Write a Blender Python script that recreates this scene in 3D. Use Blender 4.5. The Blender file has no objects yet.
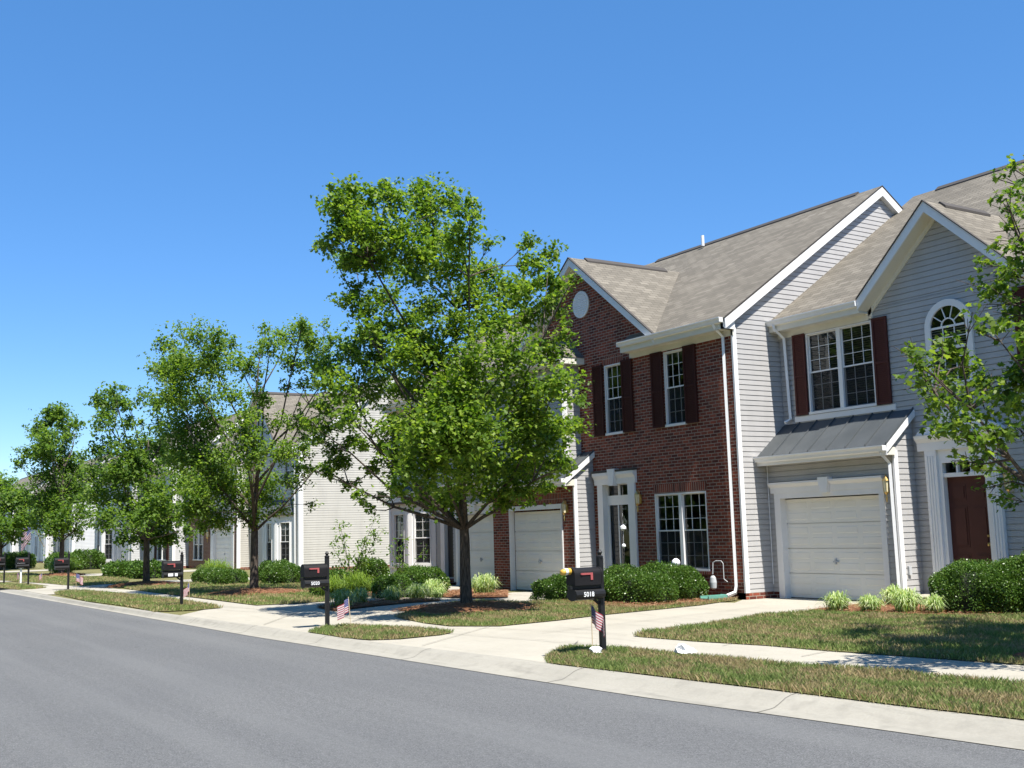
import bpy, bmesh, math, random
import numpy as np
from mathutils import Vector, Matrix, noise
from mathutils.geometry import tessellate_polygon
R_ = math.radians
rnd = random.Random(11)
scn = bpy.context.scene
COL = scn.collection

# ---------------------------------------------------------------- camera
cam = bpy.data.cameras.new('camera'); cam_o = bpy.data.objects.new('camera', cam); COL.objects.link(cam_o)
cam.sensor_width = 36; cam.lens = 1120/1024*36; cam.clip_start = .1; cam.clip_end = 3000
right = (0.536425, 0.843503, -0.027398); down = (-0.124993, 0.0473, -0.991029); fwd = (-0.834641, 0.535038, 0.130805)
cam_o.matrix_world = Matrix(((right[0], -down[0], -fwd[0], 0), (right[1], -down[1], -fwd[1], 0), (right[2], -down[2], -fwd[2], 1.6), (0, 0, 0, 1)))
scn.camera = cam_o
# ---------------------------------------------------------------- sky and sun
SUN_EL, SUN_DIR = 62, Vector((1, -.045, 0))           # the sun stands off the right-hand ends of the houses
wd = bpy.data.worlds.new('World'); scn.world = wd; wd.use_nodes = True
nt = wd.node_tree; bg = nt.nodes['Background']
sky = nt.nodes.new('ShaderNodeTexSky'); sky.sky_type = 'NISHITA'; sky.sun_disc = False
sky.sun_elevation = R_(SUN_EL); sky.sun_rotation = math.atan2(SUN_DIR.x, SUN_DIR.y)
sky.air_density = .8; sky.dust_density = 0.0; sky.ozone_density = 2.6; sky.altitude = 200
hs = nt.nodes.new('ShaderNodeHueSaturation'); hs.inputs['Saturation'].default_value = 1.25; hs.inputs['Hue'].default_value = .505
mx = nt.nodes.new('ShaderNodeMix'); mx.data_type = 'RGBA'; mx.inputs[0].default_value = .38; mx.inputs[7].default_value = (.55, 1.65, 3.5, 1)
nt.links.new(sky.outputs[0], hs.inputs['Color']); nt.links.new(hs.outputs[0], mx.inputs[6]); nt.links.new(mx.outputs[2], bg.inputs[0]); bg.inputs[1].default_value = 0.12
sl = bpy.data.lights.new('sun', 'SUN'); sl.energy = 5.0; sl.angle = R_(.5); sl.color = (1, .955, .88)
so = bpy.data.objects.new('sun', sl); COL.objects.link(so)
sd = Vector((SUN_DIR.x*math.cos(R_(SUN_EL)), SUN_DIR.y, math.sin(R_(SUN_EL))))
so.rotation_euler = sd.to_track_quat('Z', 'Y').to_euler(); so.location = (20, 0, 40)
scn.view_settings.view_transform = 'Standard'; scn.view_settings.look = 'None'
scn.view_settings.exposure = 0.92; scn.view_settings.gamma = 1
scn.cycles.max_bounces = 8; scn.cycles.transparent_max_bounces = 12

# ---------------------------------------------------------------- materials
class NT:
    def __init__(s, name):
        s.m = bpy.data.materials.new(name); s.m.use_nodes = True; s.t = s.m.node_tree
        s.b = s.t.nodes['Principled BSDF']; s.o = s.t.nodes['Material Output']
    def n(s, typ, **kw):
        nd = s.t.nodes.new(typ)
        for k, v in kw.items():
            if k.startswith('i_'): nd.inputs[k[2:].replace('_', ' ')].default_value = v
            else: setattr(nd, k, v)
        return nd
    def l(s, a, b): s.t.links.new(a, b)
    def pos(s): return s.n('ShaderNodeNewGeometry').outputs['Position']
    def noise(s, scale, detail=4, vec=None, rough=.55):
        nd = s.n('ShaderNodeTexNoise'); nd.inputs['Scale'].default_value = scale; nd.inputs['Detail'].default_value = detail
        nd.inputs['Roughness'].default_value = rough
        s.l(vec or s.pos(), nd.inputs['Vector']); return nd.outputs['Fac']
    def ramp(s, fac, stops):
        r = s.n('ShaderNodeValToRGB'); s.l(fac, r.inputs[0]); e = r.color_ramp.elements
        while len(e) < len(stops): e.new(.5)
        for x, (p, c) in zip(e, stops): x.position = p; x.color = (*c, 1)
        return r.outputs[0]
    def mix(s, fac, a, b, mode='MIX'):
        m = s.n('ShaderNodeMix', data_type='RGBA', blend_type=mode)
        for k, v in ((0, fac), (6, a), (7, b)):
            if hasattr(v, 'is_linked'): s.l(v, m.inputs[k])
            else: m.inputs[k].default_value = v if k == 0 else (*v, 1)
        return m.outputs[2]
    def math(s, op, a, b=0, c=None):
        m = s.n('ShaderNodeMath', operation=op)
        for k, v in enumerate((a, b, c)):
            if v is None: continue
            if hasattr(v, 'is_linked'): s.l(v, m.inputs[k])
            else: m.inputs[k].default_value = v
        return m.outputs[0]
    def bump(s, h, dist, strength=1):
        b = s.n('ShaderNodeBump'); b.inputs['Distance'].default_value = dist; b.inputs['Strength'].default_value = strength
        s.l(h, b.inputs['Height']); s.l(b.outputs[0], s.b.inputs['Normal'])
    def base(s, c):
        if hasattr(c, 'is_linked'): s.l(c, s.b.inputs['Base Color'])
        else: s.b.inputs['Base Color'].default_value = (*c, 1)
    def set(s, rough=.6, metal=0, spec=.5):
        s.b.inputs['Roughness'].default_value = rough; s.b.inputs['Metallic'].default_value = metal
        s.b.inputs['Specular IOR Level'].default_value = spec; return s.m

def m_plain(name, c, rough=.6, var=.08, scale=2.5, metal=0, spec=.5, bump=0):
    t = NT(name); f = t.noise(scale, 6)
    a = tuple(x*(1-var) for x in c); b = tuple(min(1, x*(1+var)) for x in c)
    t.base(t.ramp(f, [(.3, a), (.7, b)]))
    if bump: t.bump(t.noise(scale*12, 3), bump)
    return t.set(rough, metal, spec)

def m_siding(name, c):                               # vinyl boards, slightly streaked and grubby
    t = NT(name); p = t.pos()
    mp = t.n('ShaderNodeMapping'); mp.inputs['Scale'].default_value = (1.3, 1.3, .25); t.l(p, mp.inputs[0])
    st = t.noise(2.2, 5, mp.outputs[0])
    sx = t.n('ShaderNodeSeparateXYZ'); t.l(p, sx.inputs[0])
    row = t.math('FLOOR', t.math('DIVIDE', sx.outputs[2], .115))
    wn = t.n('ShaderNodeTexWhiteNoise', noise_dimensions='1D'); t.l(row, wn.inputs['W'])
    col = t.ramp(st, [(.25, tuple(x*.88 for x in c)), (.6, c)])
    col = t.mix(t.math('MULTIPLY', wn.outputs[0], .10), col, tuple(x*.6 for x in c))
    t.base(col); t.bump(t.noise(30, 3, mp.outputs[0]), .002)
    return t.set(.42, 0, .4)

def brick_vec(t, soldier=False):
    sx = t.n('ShaderNodeSeparateXYZ'); t.l(t.pos(), sx.inputs[0])
    u = t.math('ADD', sx.outputs[0], sx.outputs[1]); cb = t.n('ShaderNodeCombineXYZ')
    if soldier: t.l(sx.outputs[2], cb.inputs[0]); t.l(u, cb.inputs[1])
    else: t.l(u, cb.inputs[0]); t.l(sx.outputs[2], cb.inputs[1])
    return cb.outputs[0]

def m_brick(name, soldier=False, cs=None):
    t = NT(name); v = brick_vec(t, soldier)
    b = t.n('ShaderNodeTexBrick'); t.l(v, b.inputs['Vector'])
    b.inputs['Scale'].default_value = 1; b.inputs['Brick Width'].default_value = .212 if not soldier else .22; b.inputs['Row Height'].default_value = .0735
    b.inputs['Mortar Size'].default_value = .0085; b.inputs['Mortar Smooth'].default_value = .15; b.inputs['Bias'].default_value = 0
    if soldier: b.offset = 0
    cs = cs or ((.11, .024, .016), (.36, .085, .046), (.42, .34, .27))
    b.inputs['Color1'].default_value = (*cs[0], 1); b.inputs['Color2'].default_value = (*cs[1], 1); b.inputs['Mortar'].default_value = (*cs[2], 1)
    n2 = t.noise(1.1, 5); n3 = t.noise(9, 4, v)
    col = t.mix(t.math('MULTIPLY', n3, .55), b.outputs['Color'], (.03, .018, .016))
    col = t.mix(t.ramp(n2, [(.55, (0, 0, 0)), (.75, (.35, .35, .35))]), col, (.25, .12, .08))
    t.base(col)
    inv = t.math('SUBTRACT', 1, b.outputs['Fac'])
    t.bump(t.math('ADD', inv, t.math('MULTIPLY', t.noise(60, 3), .35)), .006)
    return t.set(.85, 0, .25)

def m_shingle(name, along, c=(.175, .157, .128)):
    # laminated shingles: courses run across the slope; along = 0 courses run in X, 1 courses run in Y
    t = NT(name); sx = t.n('ShaderNodeSeparateXYZ'); t.l(t.pos(), sx.inputs[0])
    cb = t.n('ShaderNodeCombineXYZ'); t.l(sx.outputs[along], cb.inputs[0]); t.l(t.math('MULTIPLY', sx.outputs[2], 1.78 if along == 0 else 1.6), cb.inputs[1])
    b = t.n('ShaderNodeTexBrick'); t.l(cb.outputs[0], b.inputs['Vector']); b.inputs['Scale'].default_value = 1
    b.inputs['Brick Width'].default_value = .3; b.inputs['Row Height'].default_value = .14; b.inputs['Mortar Size'].default_value = .007
    b.offset_frequency = 2; b.inputs['Mortar Smooth'].default_value = .3
    b.inputs['Color1'].default_value = (*[x*.78 for x in c], 1); b.inputs['Color2'].default_value = (*[x*1.32 for x in c], 1)
    b.inputs['Mortar'].default_value = (*[x*.42 for x in c], 1)
    mp = t.n('ShaderNodeMapping'); mp.inputs['Scale'].default_value = ((.5, 1.4, .25) if along == 0 else (1.4, .5, .3)); t.l(t.pos(), mp.inputs[0])
    big = t.noise(1.1, 6, mp.outputs[0])
    col = t.mix(t.ramp(big, [(.38, (0, 0, 0)), (.72, (.5, .5, .5))]), b.outputs['Color'], tuple(x*.55 for x in c))
    fine = t.noise(140, 2)
    col = t.mix(.25, col, t.ramp(fine, [(.3, tuple(x*.5 for x in c)), (.7, tuple(x*1.6 for x in c))]))
    t.base(col); t.bump(t.math('ADD', t.math('MULTIPLY', b.outputs['Fac'], -1), t.math('MULTIPLY', t.noise(45, 3), .5)), .008)
    return t.set(.95, 0, .15)

def m_asphalt():
    t = NT('asphalt'); f = t.noise(70, 4, rough=.8); f2 = t.noise(22, 3, rough=.7); g = t.noise(.35, 6)
    mp = t.n('ShaderNodeMapping'); mp.inputs['Scale'].default_value = (.06, 1.2, 1); mp.inputs['Rotation'].default_value = (0, 0, .02); t.l(t.pos(), mp.inputs[0])
    st = t.noise(1.1, 5, mp.outputs[0])
    col = t.ramp(f, [(.36, (.04, .042, .044)), (.5, (.105, .107, .109)), (.64, (.29, .29, .28))])
    col = t.mix(.35, col, t.ramp(f2, [(.35, (.055, .056, .058)), (.65, (.185, .186, .186))]))
    col = t.mix(t.ramp(g, [(.35, (0, 0, 0)), (.7, (.4, .4, .4))]), col, (.10, .103, .107))
    col = t.mix(t.ramp(st, [(.45, (0, 0, 0)), (.62, (.3, .3, .3))]), col, (.17, .172, .17))
    sp = t.n('ShaderNodeTexVoronoi'); sp.inputs['Scale'].default_value = .9; t.l(t.pos(), sp.inputs['Vector'])
    col = t.mix(t.ramp(sp.outputs['Distance'], [(.03, (.55, .55, .55)), (.06, (0, 0, 0))]), col, (.05, .05, .05))
    t.base(col); t.bump(f, .006); return t.set(.9, 0, .2)

def m_concrete(name, c, joints=True, dirt=.3):
    t = NT(name); f = t.noise(40, 4); g = t.noise(.7, 7); h = t.noise(5, 5)
    col = t.ramp(g, [(.3, tuple(x*.84 for x in c)), (.65, c)])
    col = t.mix(t.math('MULTIPLY', t.ramp(h, [(.5, (0, 0, 0)), (.8, (1, 1, 1))]), dirt), col, tuple(x*.55 for x in c))
    col = t.mix(.2, col, t.ramp(f, [(.3, tuple(x*.7 for x in c)), (.7, tuple(min(1, x*1.2) for x in c))]))
    mp = t.n('ShaderNodeMapping'); mp.inputs['Scale'].default_value = (.35, 2.4, 1); t.l(t.pos(), mp.inputs[0])
    col = t.mix(t.ramp(t.noise(1.6, 8, mp.outputs[0], .7), [(.56, (0, 0, 0)), (.68, (.38, .38, .38))]), col, tuple(x*.5 for x in c))
    t.base(col); t.bump(f, .0025); return t.set(.85, 0, .3)

def m_soil(name, a, b, sc=6):
    t = NT(name); f = t.noise(sc, 7, rough=.7); g = t.noise(sc*14, 3)
    col = t.mix(.5, t.ramp(f, [(.3, a), (.7, b)]), t.ramp(g, [(.3, tuple(x*.45 for x in a)), (.65, tuple(x*1.35 for x in b))]))
    t.base(col); t.bump(g, .03); return t.set(.95, 0, .1)

def m_leaf(name, stops, trans=.45, rough=.5, patch=.25, spec=.35, patch_col=None):
    # stops: colours spread over the leaves one by one; patch: slow drift of colour through the crown
    t = NT(name); g = t.n('ShaderNodeNewGeometry'); rr = g.outputs['Random Per Island']
    col = t.ramp(rr, stops)
    if patch: col = t.mix(t.ramp(t.noise(.9, 3), [(.42, (0, 0, 0)), (.68, (patch, patch, patch))]), col, patch_col or tuple(x*.7 for x in stops[0][1]))
    t.base(col); t.set(rough, 0, spec)
    tr = t.n('ShaderNodeBsdfTranslucent'); t.l(t.mix(1, col, (1.25, 1.3, .55), 'MULTIPLY'), tr.inputs[0])
    ms = t.n('ShaderNodeMixShader'); ms.inputs[0].default_value = trans
    t.l(t.b.outputs[0], ms.inputs[1]); t.l(tr.outputs[0], ms.inputs[2]); t.l(ms.outputs[0], t.o.inputs[0])
    return t.m

def m_grass():
    t = NT('grass_blades'); g = t.n('ShaderNodeNewGeometry'); rr = g.outputs['Random Per Island']
    green = t.ramp(rr, [(.0, (.13, .19, .045)), (.5, (.20, .27, .075)), (1, (.30, .35, .12))])
    dry = t.ramp(rr, [(.0, (.32, .24, .12)), (.5, (.48, .38, .21)), (1, (.24, .24, .09))])
    mp = t.n('ShaderNodeMapping'); mp.inputs['Scale'].default_value = (.55, 1.1, .01); t.l(t.pos(), mp.inputs[0])
    n1 = t.noise(1.25, 7, mp.outputs[0], .72)
    f = t.ramp(n1, [(.43, (0, 0, 0)), (.58, (.95, .95, .95))])
    f2 = t.math('GREATER_THAN', t.math('ADD', f, t.math('MULTIPLY', t.math('SUBTRACT', t.math('FRACT', t.math('MULTIPLY', rr, 37.7)), .5), .9)), .52)
    col = t.mix(f2, green, dry); t.base(col); t.set(.6, 0, .25)
    tr = t.n('ShaderNodeBsdfTranslucent'); t.l(col, tr.inputs[0]); ms = t.n('ShaderNodeMixShader'); ms.inputs[0].default_value = .35
    t.l(t.b.outputs[0], ms.inputs[1]); t.l(tr.outputs[0], ms.inputs[2]); t.l(ms.outputs[0], t.o.inputs[0]); return t.m

def m_glass(name, tint=(.9, .95, .93), dark=.42):
    t = NT(name); tr = t.n('ShaderNodeBsdfTransparent'); tr.inputs[0].default_value = (tint[0]*dark, tint[1]*dark, tint[2]*dark, 1)
    gl = t.n('ShaderNodeBsdfGlossy'); gl.inputs['Roughness'].default_value = .02; gl.inputs[0].default_value = (.95, .98, 1, 1)
    bp = t.n('ShaderNodeBump'); bp.inputs['Distance'].default_value = .01; bp.inputs['Strength'].default_value = .25
    t.l(t.noise(1.7, 2), bp.inputs['Height']); t.l(bp.outputs[0], gl.inputs['Normal'])
    fr = t.n('ShaderNodeFresnel'); fr.inputs[0].default_value = 1.5
    ms = t.n('ShaderNodeMixShader'); t.l(t.math('ADD', t.math('MULTIPLY', fr.outputs[0], .8), .02), ms.inputs[0]); t.l(tr.outputs[0], ms.inputs[1]); t.l(gl.outputs[0], ms.inputs[2])
    t.l(ms.outputs[0], t.o.inputs[0]); return t.m

def m_bark():
    t = NT('bark'); mp = t.n('ShaderNodeMapping'); mp.inputs['Scale'].default_value = (1, 1, .18); t.l(t.pos(), mp.inputs[0])
    f = t.noise(38, 5, mp.outputs[0]); t.base(t.ramp(f, [(.35, (.045, .035, .028)), (.65, (.13, .105, .085))])); t.bump(f, .02); return t.set(.9, 0, .2)

def m_metal_roof():
    t = NT('standing_seam_metal'); f = t.noise(1.6, 4)
    t.base(t.ramp(f, [(.3, (.055, .062, .066)), (.7, (.08, .088, .093))])); return t.set(.55, .0, .35)

M = dict(
    sid_grey=m_siding('grey_siding', (.425, .415, .405)), sid_beige=m_siding('beige_siding', (.50, .475, .425)), sid_white=m_siding('white_siding', (.56, .56, .56)),
    brick=m_brick('dark_red_brick'), soldier=m_brick('soldier_brick', True), brick2=m_brick('orange_brown_brick', False, ((.22, .10, .065), (.30, .14, .09), (.4, .34, .28))),
    shingle=m_shingle('asphalt_shingles', 0), shingle_x=m_shingle('asphalt_shingles_gable', 1),
    asphalt=m_asphalt(), concrete=m_concrete('concrete', (.40, .37, .305)), kerb=m_concrete('kerb_concrete', (.33, .31, .262), dirt=.7),
    mulch=m_soil('pine_straw_mulch', (.17, .075, .04), (.30, .15, .085)), earth=m_soil('lawn_soil', (.10, .11, .045), (.22, .2, .09), 3),
    trim=m_plain('white_trim', (.76, .75, .735), .45, .03), cream=m_plain('cream_soffit', (.70, .665, .57), .6, .04), gutter=m_plain('white_gutter', (.76, .76, .755), .35, .03),
    garage=m_plain('garage_door_paint', (.74, .72, .665), .5, .04, 1.2), shutter=m_plain('maroon_shutter', (.075, .022, .018), .6, .1, spec=.2), door=m_plain('maroon_door', (.075, .024, .018), .5, .1, spec=.25),
    shutter_dark=m_plain('dark_brown_shutter', (.052, .018, .014), .7, .1, spec=.12),
    darkdoor=m_plain('dark_door_paint', (.02, .016, .016), .3, .1), glass=m_glass('window_glass'), blind=m_plain('window_blind', (.75, .74, .70), .6, .03),
    metal=m_metal_roof(), black=m_plain('black_paint', (.012, .012, .013), .45, .15, 8, spec=.3), blackm=m_plain('black_plastic', (.012, .011, .012), .55, .15, 6, spec=.2), vent=m_plain('ridge_vent', (.06, .052, .045), .8, .1),
    brass=m_plain('brass', (.55, .38, .14), .3, .1, 9, .9), lampglass=m_plain('lamp_glass', (.75, .68, .45), .15, .05), grey=m_plain('meter_grey', (.45, .46, .47), .5, .05),
    green_pl=m_plain('green_plastic', (.12, .30, .24), .5, .08), white=m_plain('white_plastic', (.82, .82, .84), .35, .02), yellow=m_plain('yellow_wrapper', (.62, .38, .06), .4, .05), red=m_plain('red_flag_paint', (.36, .08, .08), .4, .05),
    num=m_plain('white_numerals', (.78, .78, .78), .4, .02), bark=m_bark(), grass=m_grass(), found=m_plain('foundation', (.2, .19, .18), .9, .1),
    leaf1=m_leaf('bright_maple_leaves', [(0, (.065, .13, .018)), (.5, (.14, .24, .03)), (1, (.31, .41, .06))], .55),
    leaf2=m_leaf('mid_green_maple_leaves', [(0, (.075, .15, .025)), (.5, (.15, .25, .04)), (1, (.27, .37, .07))], .58),
    leaf3=m_leaf('deep_green_leaves', [(0, (.07, .14, .03)), (.5, (.135, .235, .045)), (1, (.24, .34, .07))], .58),
    leafr=m_leaf('near_maple_leaves', [(0, (.06, .12, .02)), (.5, (.12, .20, .03)), (1, (.25, .33, .05))], .55),
    hedge=m_leaf('boxwood_leaves', [(0, (.04, .095, .013)), (.6, (.08, .16, .022)), (1, (.16, .245, .05))], .25, .35, .2),
    liriope=m_leaf('striped_blades', [(0, (.14, .24, .06)), (.4, (.32, .44, .16)), (.75, (.68, .72, .45)), (1, (.22, .34, .09))], .35, .45, 0),
    lime=m_leaf('lime_leaves', [(0, (.09, .17, .02)), (1, (.24, .33, .06))], .4, .5, 0), core=m_plain('shrub_dark_core', (.012, .020, .006), .9, .2, 5),
)
def m_screen():
    t = NT('insect_screen'); tr = t.n('ShaderNodeBsdfTransparent'); ms = t.n('ShaderNodeMixShader'); ms.inputs[0].default_value = .5
    t.base((.03, .032, .034)); t.set(.8, 0, .1); t.l(tr.outputs[0], ms.inputs[1]); t.l(t.b.outputs[0], ms.inputs[2]); t.l(ms.outputs[0], t.o.inputs[0]); return t.m
M['screen'] = m_screen()
M['flagred'] = m_plain('flag_red', (.30, .04, .06), .7, .05); M['flagwhite'] = m_plain('flag_white', (.55, .52, .52), .7, .02); M['flagblue'] = m_plain('flag_blue', (.05, .06, .20), .7, .05)
M['pole'] = m_plain('flag_pole', (.5, .4, .25), .5, .05); M['house_dark'] = m_plain('room_shade_paint', (.05, .048, .045), .9, .1)

# ---------------------------------------------------------------- mesh helpers
class F:                                             # a wall frame: u runs along the wall, v points out of it
    def __init__(s, x, y, deg=0):
        s.x, s.y = x, y; a = R_(deg); s.c, s.s = math.cos(a), math.sin(a)
    def __call__(s, u, v, z): return (s.x + u*s.c + v*s.s, s.y + u*s.s - v*s.c, z)
W0 = F(0, 0, 0)                                      # u = X, v = -Y

def clip(poly, a, b, c):                             # keep a*u + b*z <= c
    out = []
    for i in range(len(poly)):
        p, q = poly[i-1], poly[i]; dp = a*p[0]+b*p[1]-c; dq = a*q[0]+b*q[1]-c
        if (dp < 0) != (dq < 0):
            t = dp/(dp-dq); out.append((p[0]+t*(q[0]-p[0]), p[1]+t*(q[1]-p[1])))
        if dq <= 0: out.append(q)
    return out

class MB:
    def __init__(s): s.v = []; s.f = []; s.mi = []; s.cur = 0
    def face(s, pts):
        n = len(s.v); s.v += [tuple(p) for p in pts]; s.f.append(tuple(range(n, n+len(pts)))); s.mi.append(s.cur); return s
    def solid(s, bot, top):                          # two matching loops joined into a closed body
        n = len(s.v); k = len(bot); s.v += [tuple(p) for p in bot] + [tuple(p) for p in top]
        s.f.append(tuple(range(n+k-1, n-1, -1))); s.f.append(tuple(range(n+k, n+2*k)))
        for i in range(k): j = (i+1) % k; s.f.append((n+i, n+j, n+k+j, n+k+i))
        s.mi += [s.cur]*(k+2); return s
    def box(s, f, u0, u1, v0, v1, z0, z1):
        return s.solid([f(u0, v0, z0), f(u1, v0, z0), f(u1, v1, z0), f(u0, v1, z0)], [f(u0, v0, z1), f(u1, v0, z1), f(u1, v1, z1), f(u0, v1, z1)])
    def prism(s, f, poly, v0, v1):                   # outline in (u, z), thickness v0..v1
        return s.solid([f(u, v0, z) for u, z in poly], [f(u, v1, z) for u, z in poly])
    def run(s, f, prof, u0, u1):                     # profile in (v, z) run along u
        return s.solid([f(u0, v, z) for v, z in prof], [f(u1, v, z) for v, z in prof])
    def slab(s, pts, th):                            # sloping sheet with thickness th downwards
        return s.solid([(x, y, z-th) for x, y, z in pts], pts)
    def tube(s, pts, rad, n=8, cap=True):
        pts = [Vector(p) for p in pts]; rad = rad if isinstance(rad, (list, tuple)) else [rad]*len(pts); base = len(s.v); prev = None
        for i, p in enumerate(pts):
            d = (pts[min(i+1, len(pts)-1)] - pts[max(i-1, 0)]).normalized()
            if prev is None: prev = d.orthogonal().normalized()
            a = (prev - d*prev.dot(d)); a = a.normalized() if a.length > 1e-6 else d.orthogonal().normalized(); prev = a; b = d.cross(a)
            for k in range(n):
                t = 2*math.pi*(k+.5)/n; s.v.append(tuple(p + (a*math.cos(t)+b*math.sin(t))*rad[i]))
        for i in range(len(pts)-1):
            for k in range(n):
                j = (k+1) % n; s.f.append((base+i*n+k, base+i*n+j, base+(i+1)*n+j, base+(i+1)*n+k)); s.mi.append(s.cur)
        if cap:
            s.f.append(tuple(base+k for k in range(n-1, -1, -1))); e = base+(len(pts)-1)*n; s.f.append(tuple(e+k for k in range(n))); s.mi += [s.cur]*2
        return s
    def lathe(s, c, prof, n=14, sx=1, sy=1):         # (radius, z) rings
        b = len(s.v)
        for r, z in prof:
            for k in range(n): t = 2*math.pi*k/n; s.v.append((c[0]+r*sx*math.cos(t), c[1]+r*sy*math.sin(t), c[2]+z))
        for i in range(len(prof)-1):
            for k in range(n): j = (k+1) % n; s.f.append((b+i*n+k, b+i*n+j, b+(i+1)*n+j, b+(i+1)*n+k)); s.mi.append(s.cur)
        s.f.append(tuple(b+k for k in range(n-1, -1, -1))); e = b+(len(prof)-1)*n; s.f.append(tuple(e+k for k in range(n))); s.mi += [s.cur]*2
        return s
    def siding(s, f, outline, holes=(), v=0., course=.115, d=.010, slot=.008):
        # lapped boards with a dark slot under each (or a flat sheet with course=None) over a convex outline, openings (u0,u1,z0,z1)
        z0 = min(p[1] for p in outline); z1 = max(p[1] for p in outline); br = {z0, z1}
        if course:
            k = math.floor(z0/course)
            while k*course < z1+course: br.add(k*course); br.add(k*course-slot); k += 1
        for h in holes: br.add(h[2]); br.add(h[3])
        br = sorted(b for b in br if z0-1e-9 <= b <= z1+1e-9)
        for a, b in zip(br, br[1:]):
            if b-a < 1e-4: continue
            zm = (a+b)/2; zk = math.floor(zm/course)*course if course else 0; deep = course and zm-zk > course-slot
            off = (lambda z: v-.03) if deep else ((lambda z: v+d*(1-(z-zk)/course)) if course else (lambda z: v))
            strip = clip(clip(outline, 0, 1, b), 0, -1, -a)
            if len(strip) < 3: continue
            cuts = sorted((h[0], h[1]) for h in holes if h[2] <= a+1e-6 and h[3] >= b-1e-6)
            lo = -1e9
            for c0, c1 in cuts + [(1e9, 1e9)]:
                if c0 > lo:
                    pc = clip(clip(strip, 1, 0, c0), -1, 0, -lo)
                    if len(pc) >= 3:
                        s.face([f(u, off(z), z) for u, z in pc])
                        if course and not deep:
                            for e, hit in ((a, abs(a-zk) < 1e-6), (b, abs(b-(zk+course-slot)) < 1e-6)):
                                us = [u for u, z in pc if abs(z-e) < 1e-6]
                                if hit and len(us) >= 2: u0, u1 = min(us), max(us); s.face([f(u0, v-.03, e), f(u1, v-.03, e), f(u1, off(e), e), f(u0, off(e), e)])
                lo = max(lo, c1)
        return s

def tag(o, label=None, cat=None, group=None, kind=None):
    for k, v in (('label', label), ('category', cat), ('group', group), ('kind', kind)):
        if v: o[k] = v
    return o
def root_loc(p):
    while p.parent: p = p.parent
    return Vector(p.location)
def build(name, mb, mat, parent=None, loc=(0, 0, 0), smooth=False, label=None):
    me = bpy.data.meshes.new(name); o = bpy.data.objects.new(name, me); COL.objects.link(o)
    off = root_loc(parent) if parent else Vector(loc)
    me.from_pydata([(x-off.x, y-off.y, z-off.z) for x, y, z in mb.v], [], mb.f)
    for m in (mat if isinstance(mat, list) else [mat]): me.materials.append(m)
    if isinstance(mat, list): me.polygons.foreach_set('material_index', mb.mi)
    if smooth: me.polygons.foreach_set('use_smooth', [True]*len(me.polygons))
    if parent: o.parent = parent
    else: o.location = off
    if label: o['label'] = label
    me.update(); return o
def thing(name, label, cat, loc, group=None):
    o = bpy.data.objects.new(name, None); COL.objects.link(o); o.location = loc; o.empty_display_size = .3; return tag(o, label, cat, group)
def np_mesh(name, V, nv, mat, parent=None, loc=(0, 0, 0), quads=None):
    # V: (n*nv,3) vertices, faces of nv corners each, every face its own island
    me = bpy.data.meshes.new(name); o = bpy.data.objects.new(name, me); COL.objects.link(o)
    off = root_loc(parent) if parent else Vector(loc); V = (V - np.array(off)).astype(np.float32); n = 0
    # quads: faces inside one blade, as corner numbers (the blade stays one island)
    ix = np.arange(len(V), dtype=np.int32) if quads is None else (np.arange(0, len(V), nv)[:, None, None]+np.array(quads)[None]).astype(np.int32).ravel(); k = nv if quads is None else 4; n = len(ix)//k
    me.vertices.add(len(V)); me.vertices.foreach_set('co', V.ravel()); me.loops.add(len(ix)); me.loops.foreach_set('vertex_index', ix)
    me.polygons.add(n); me.polygons.foreach_set('loop_start', np.arange(0, len(ix), k, dtype=np.int32)); me.polygons.foreach_set('loop_total', np.full(n, k, dtype=np.int32))
    me.materials.append(mat); me.update(calc_edges=True)
    if parent: o.parent = parent
    else: o.location = off
    return o

# ---------------------------------------------------------------- ground outlines (metres) and crown clumps (x, y, z, radius)
P_CONC=[(-11.25, 7.78), (-12.32, 7.78), (-15.34, 7.46), (-20.39, 7.3), (-24.75, 7.16), (-27.29, 8.91), (-26.86, 9.62), (-27.09, 11.66), (-28.02, 12.49), (-27.91, 14.07), (-25.16, 15.45), (-25.5, 16.2), (-24.87, 17.38), (-21.8, 15.48), (-20.54, 15.07), (-17.59, 16.65), (-18.25, 17.55), (-18.28, 18.52), (-17.66, 22.15), (-15.23, 20.03), (-12.54, 16.46), (-14.32, 15.4), (-12.78, 11.77), (-11.63, 10.33), (-12.33, 9.18)]
P_WALK_NEAR=[(-12.33, 9.18), (-13.45, 10.78), (-11.14, 11.11), (-7.41, 11.4), (-6.59, 10.13), (-9.65, 9.6), (-11.74, 9.39)]
G_VERGE_RIGHT=[(-11.53, 7.79), (-11.97, 8.09), (-12.46, 8.56), (-12.66, 8.88), (-12.23, 9.11), (-11.6, 9.28), (-10.65, 9.34), (-9.49, 9.44), (-7.98, 9.77), (-6.26, 9.91), (-5.25, 8.27), (-5.55, 8.27), (-6.68, 8.15), (-8.12, 8.06), (-9.9, 7.91), (-11.25, 7.78)]
G_LAWN_RIGHT=[(-13.4, 10.62), (-13.65, 11.03), (-13.66, 11.34), (-13.9, 12.37), (-14.23, 13.45), (-14.54, 14.27), (-14.47, 15.01), (-14.48, 15.58), (-13.65, 15.62), (-12.28, 15.99), (-10.68, 17.09), (-7.12, 11.32), (-7.54, 11.33), (-9.07, 11.13), (-9.95, 10.98), (-10.97, 10.93), (-12.14, 10.67), (-13.21, 10.58)]
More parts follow.
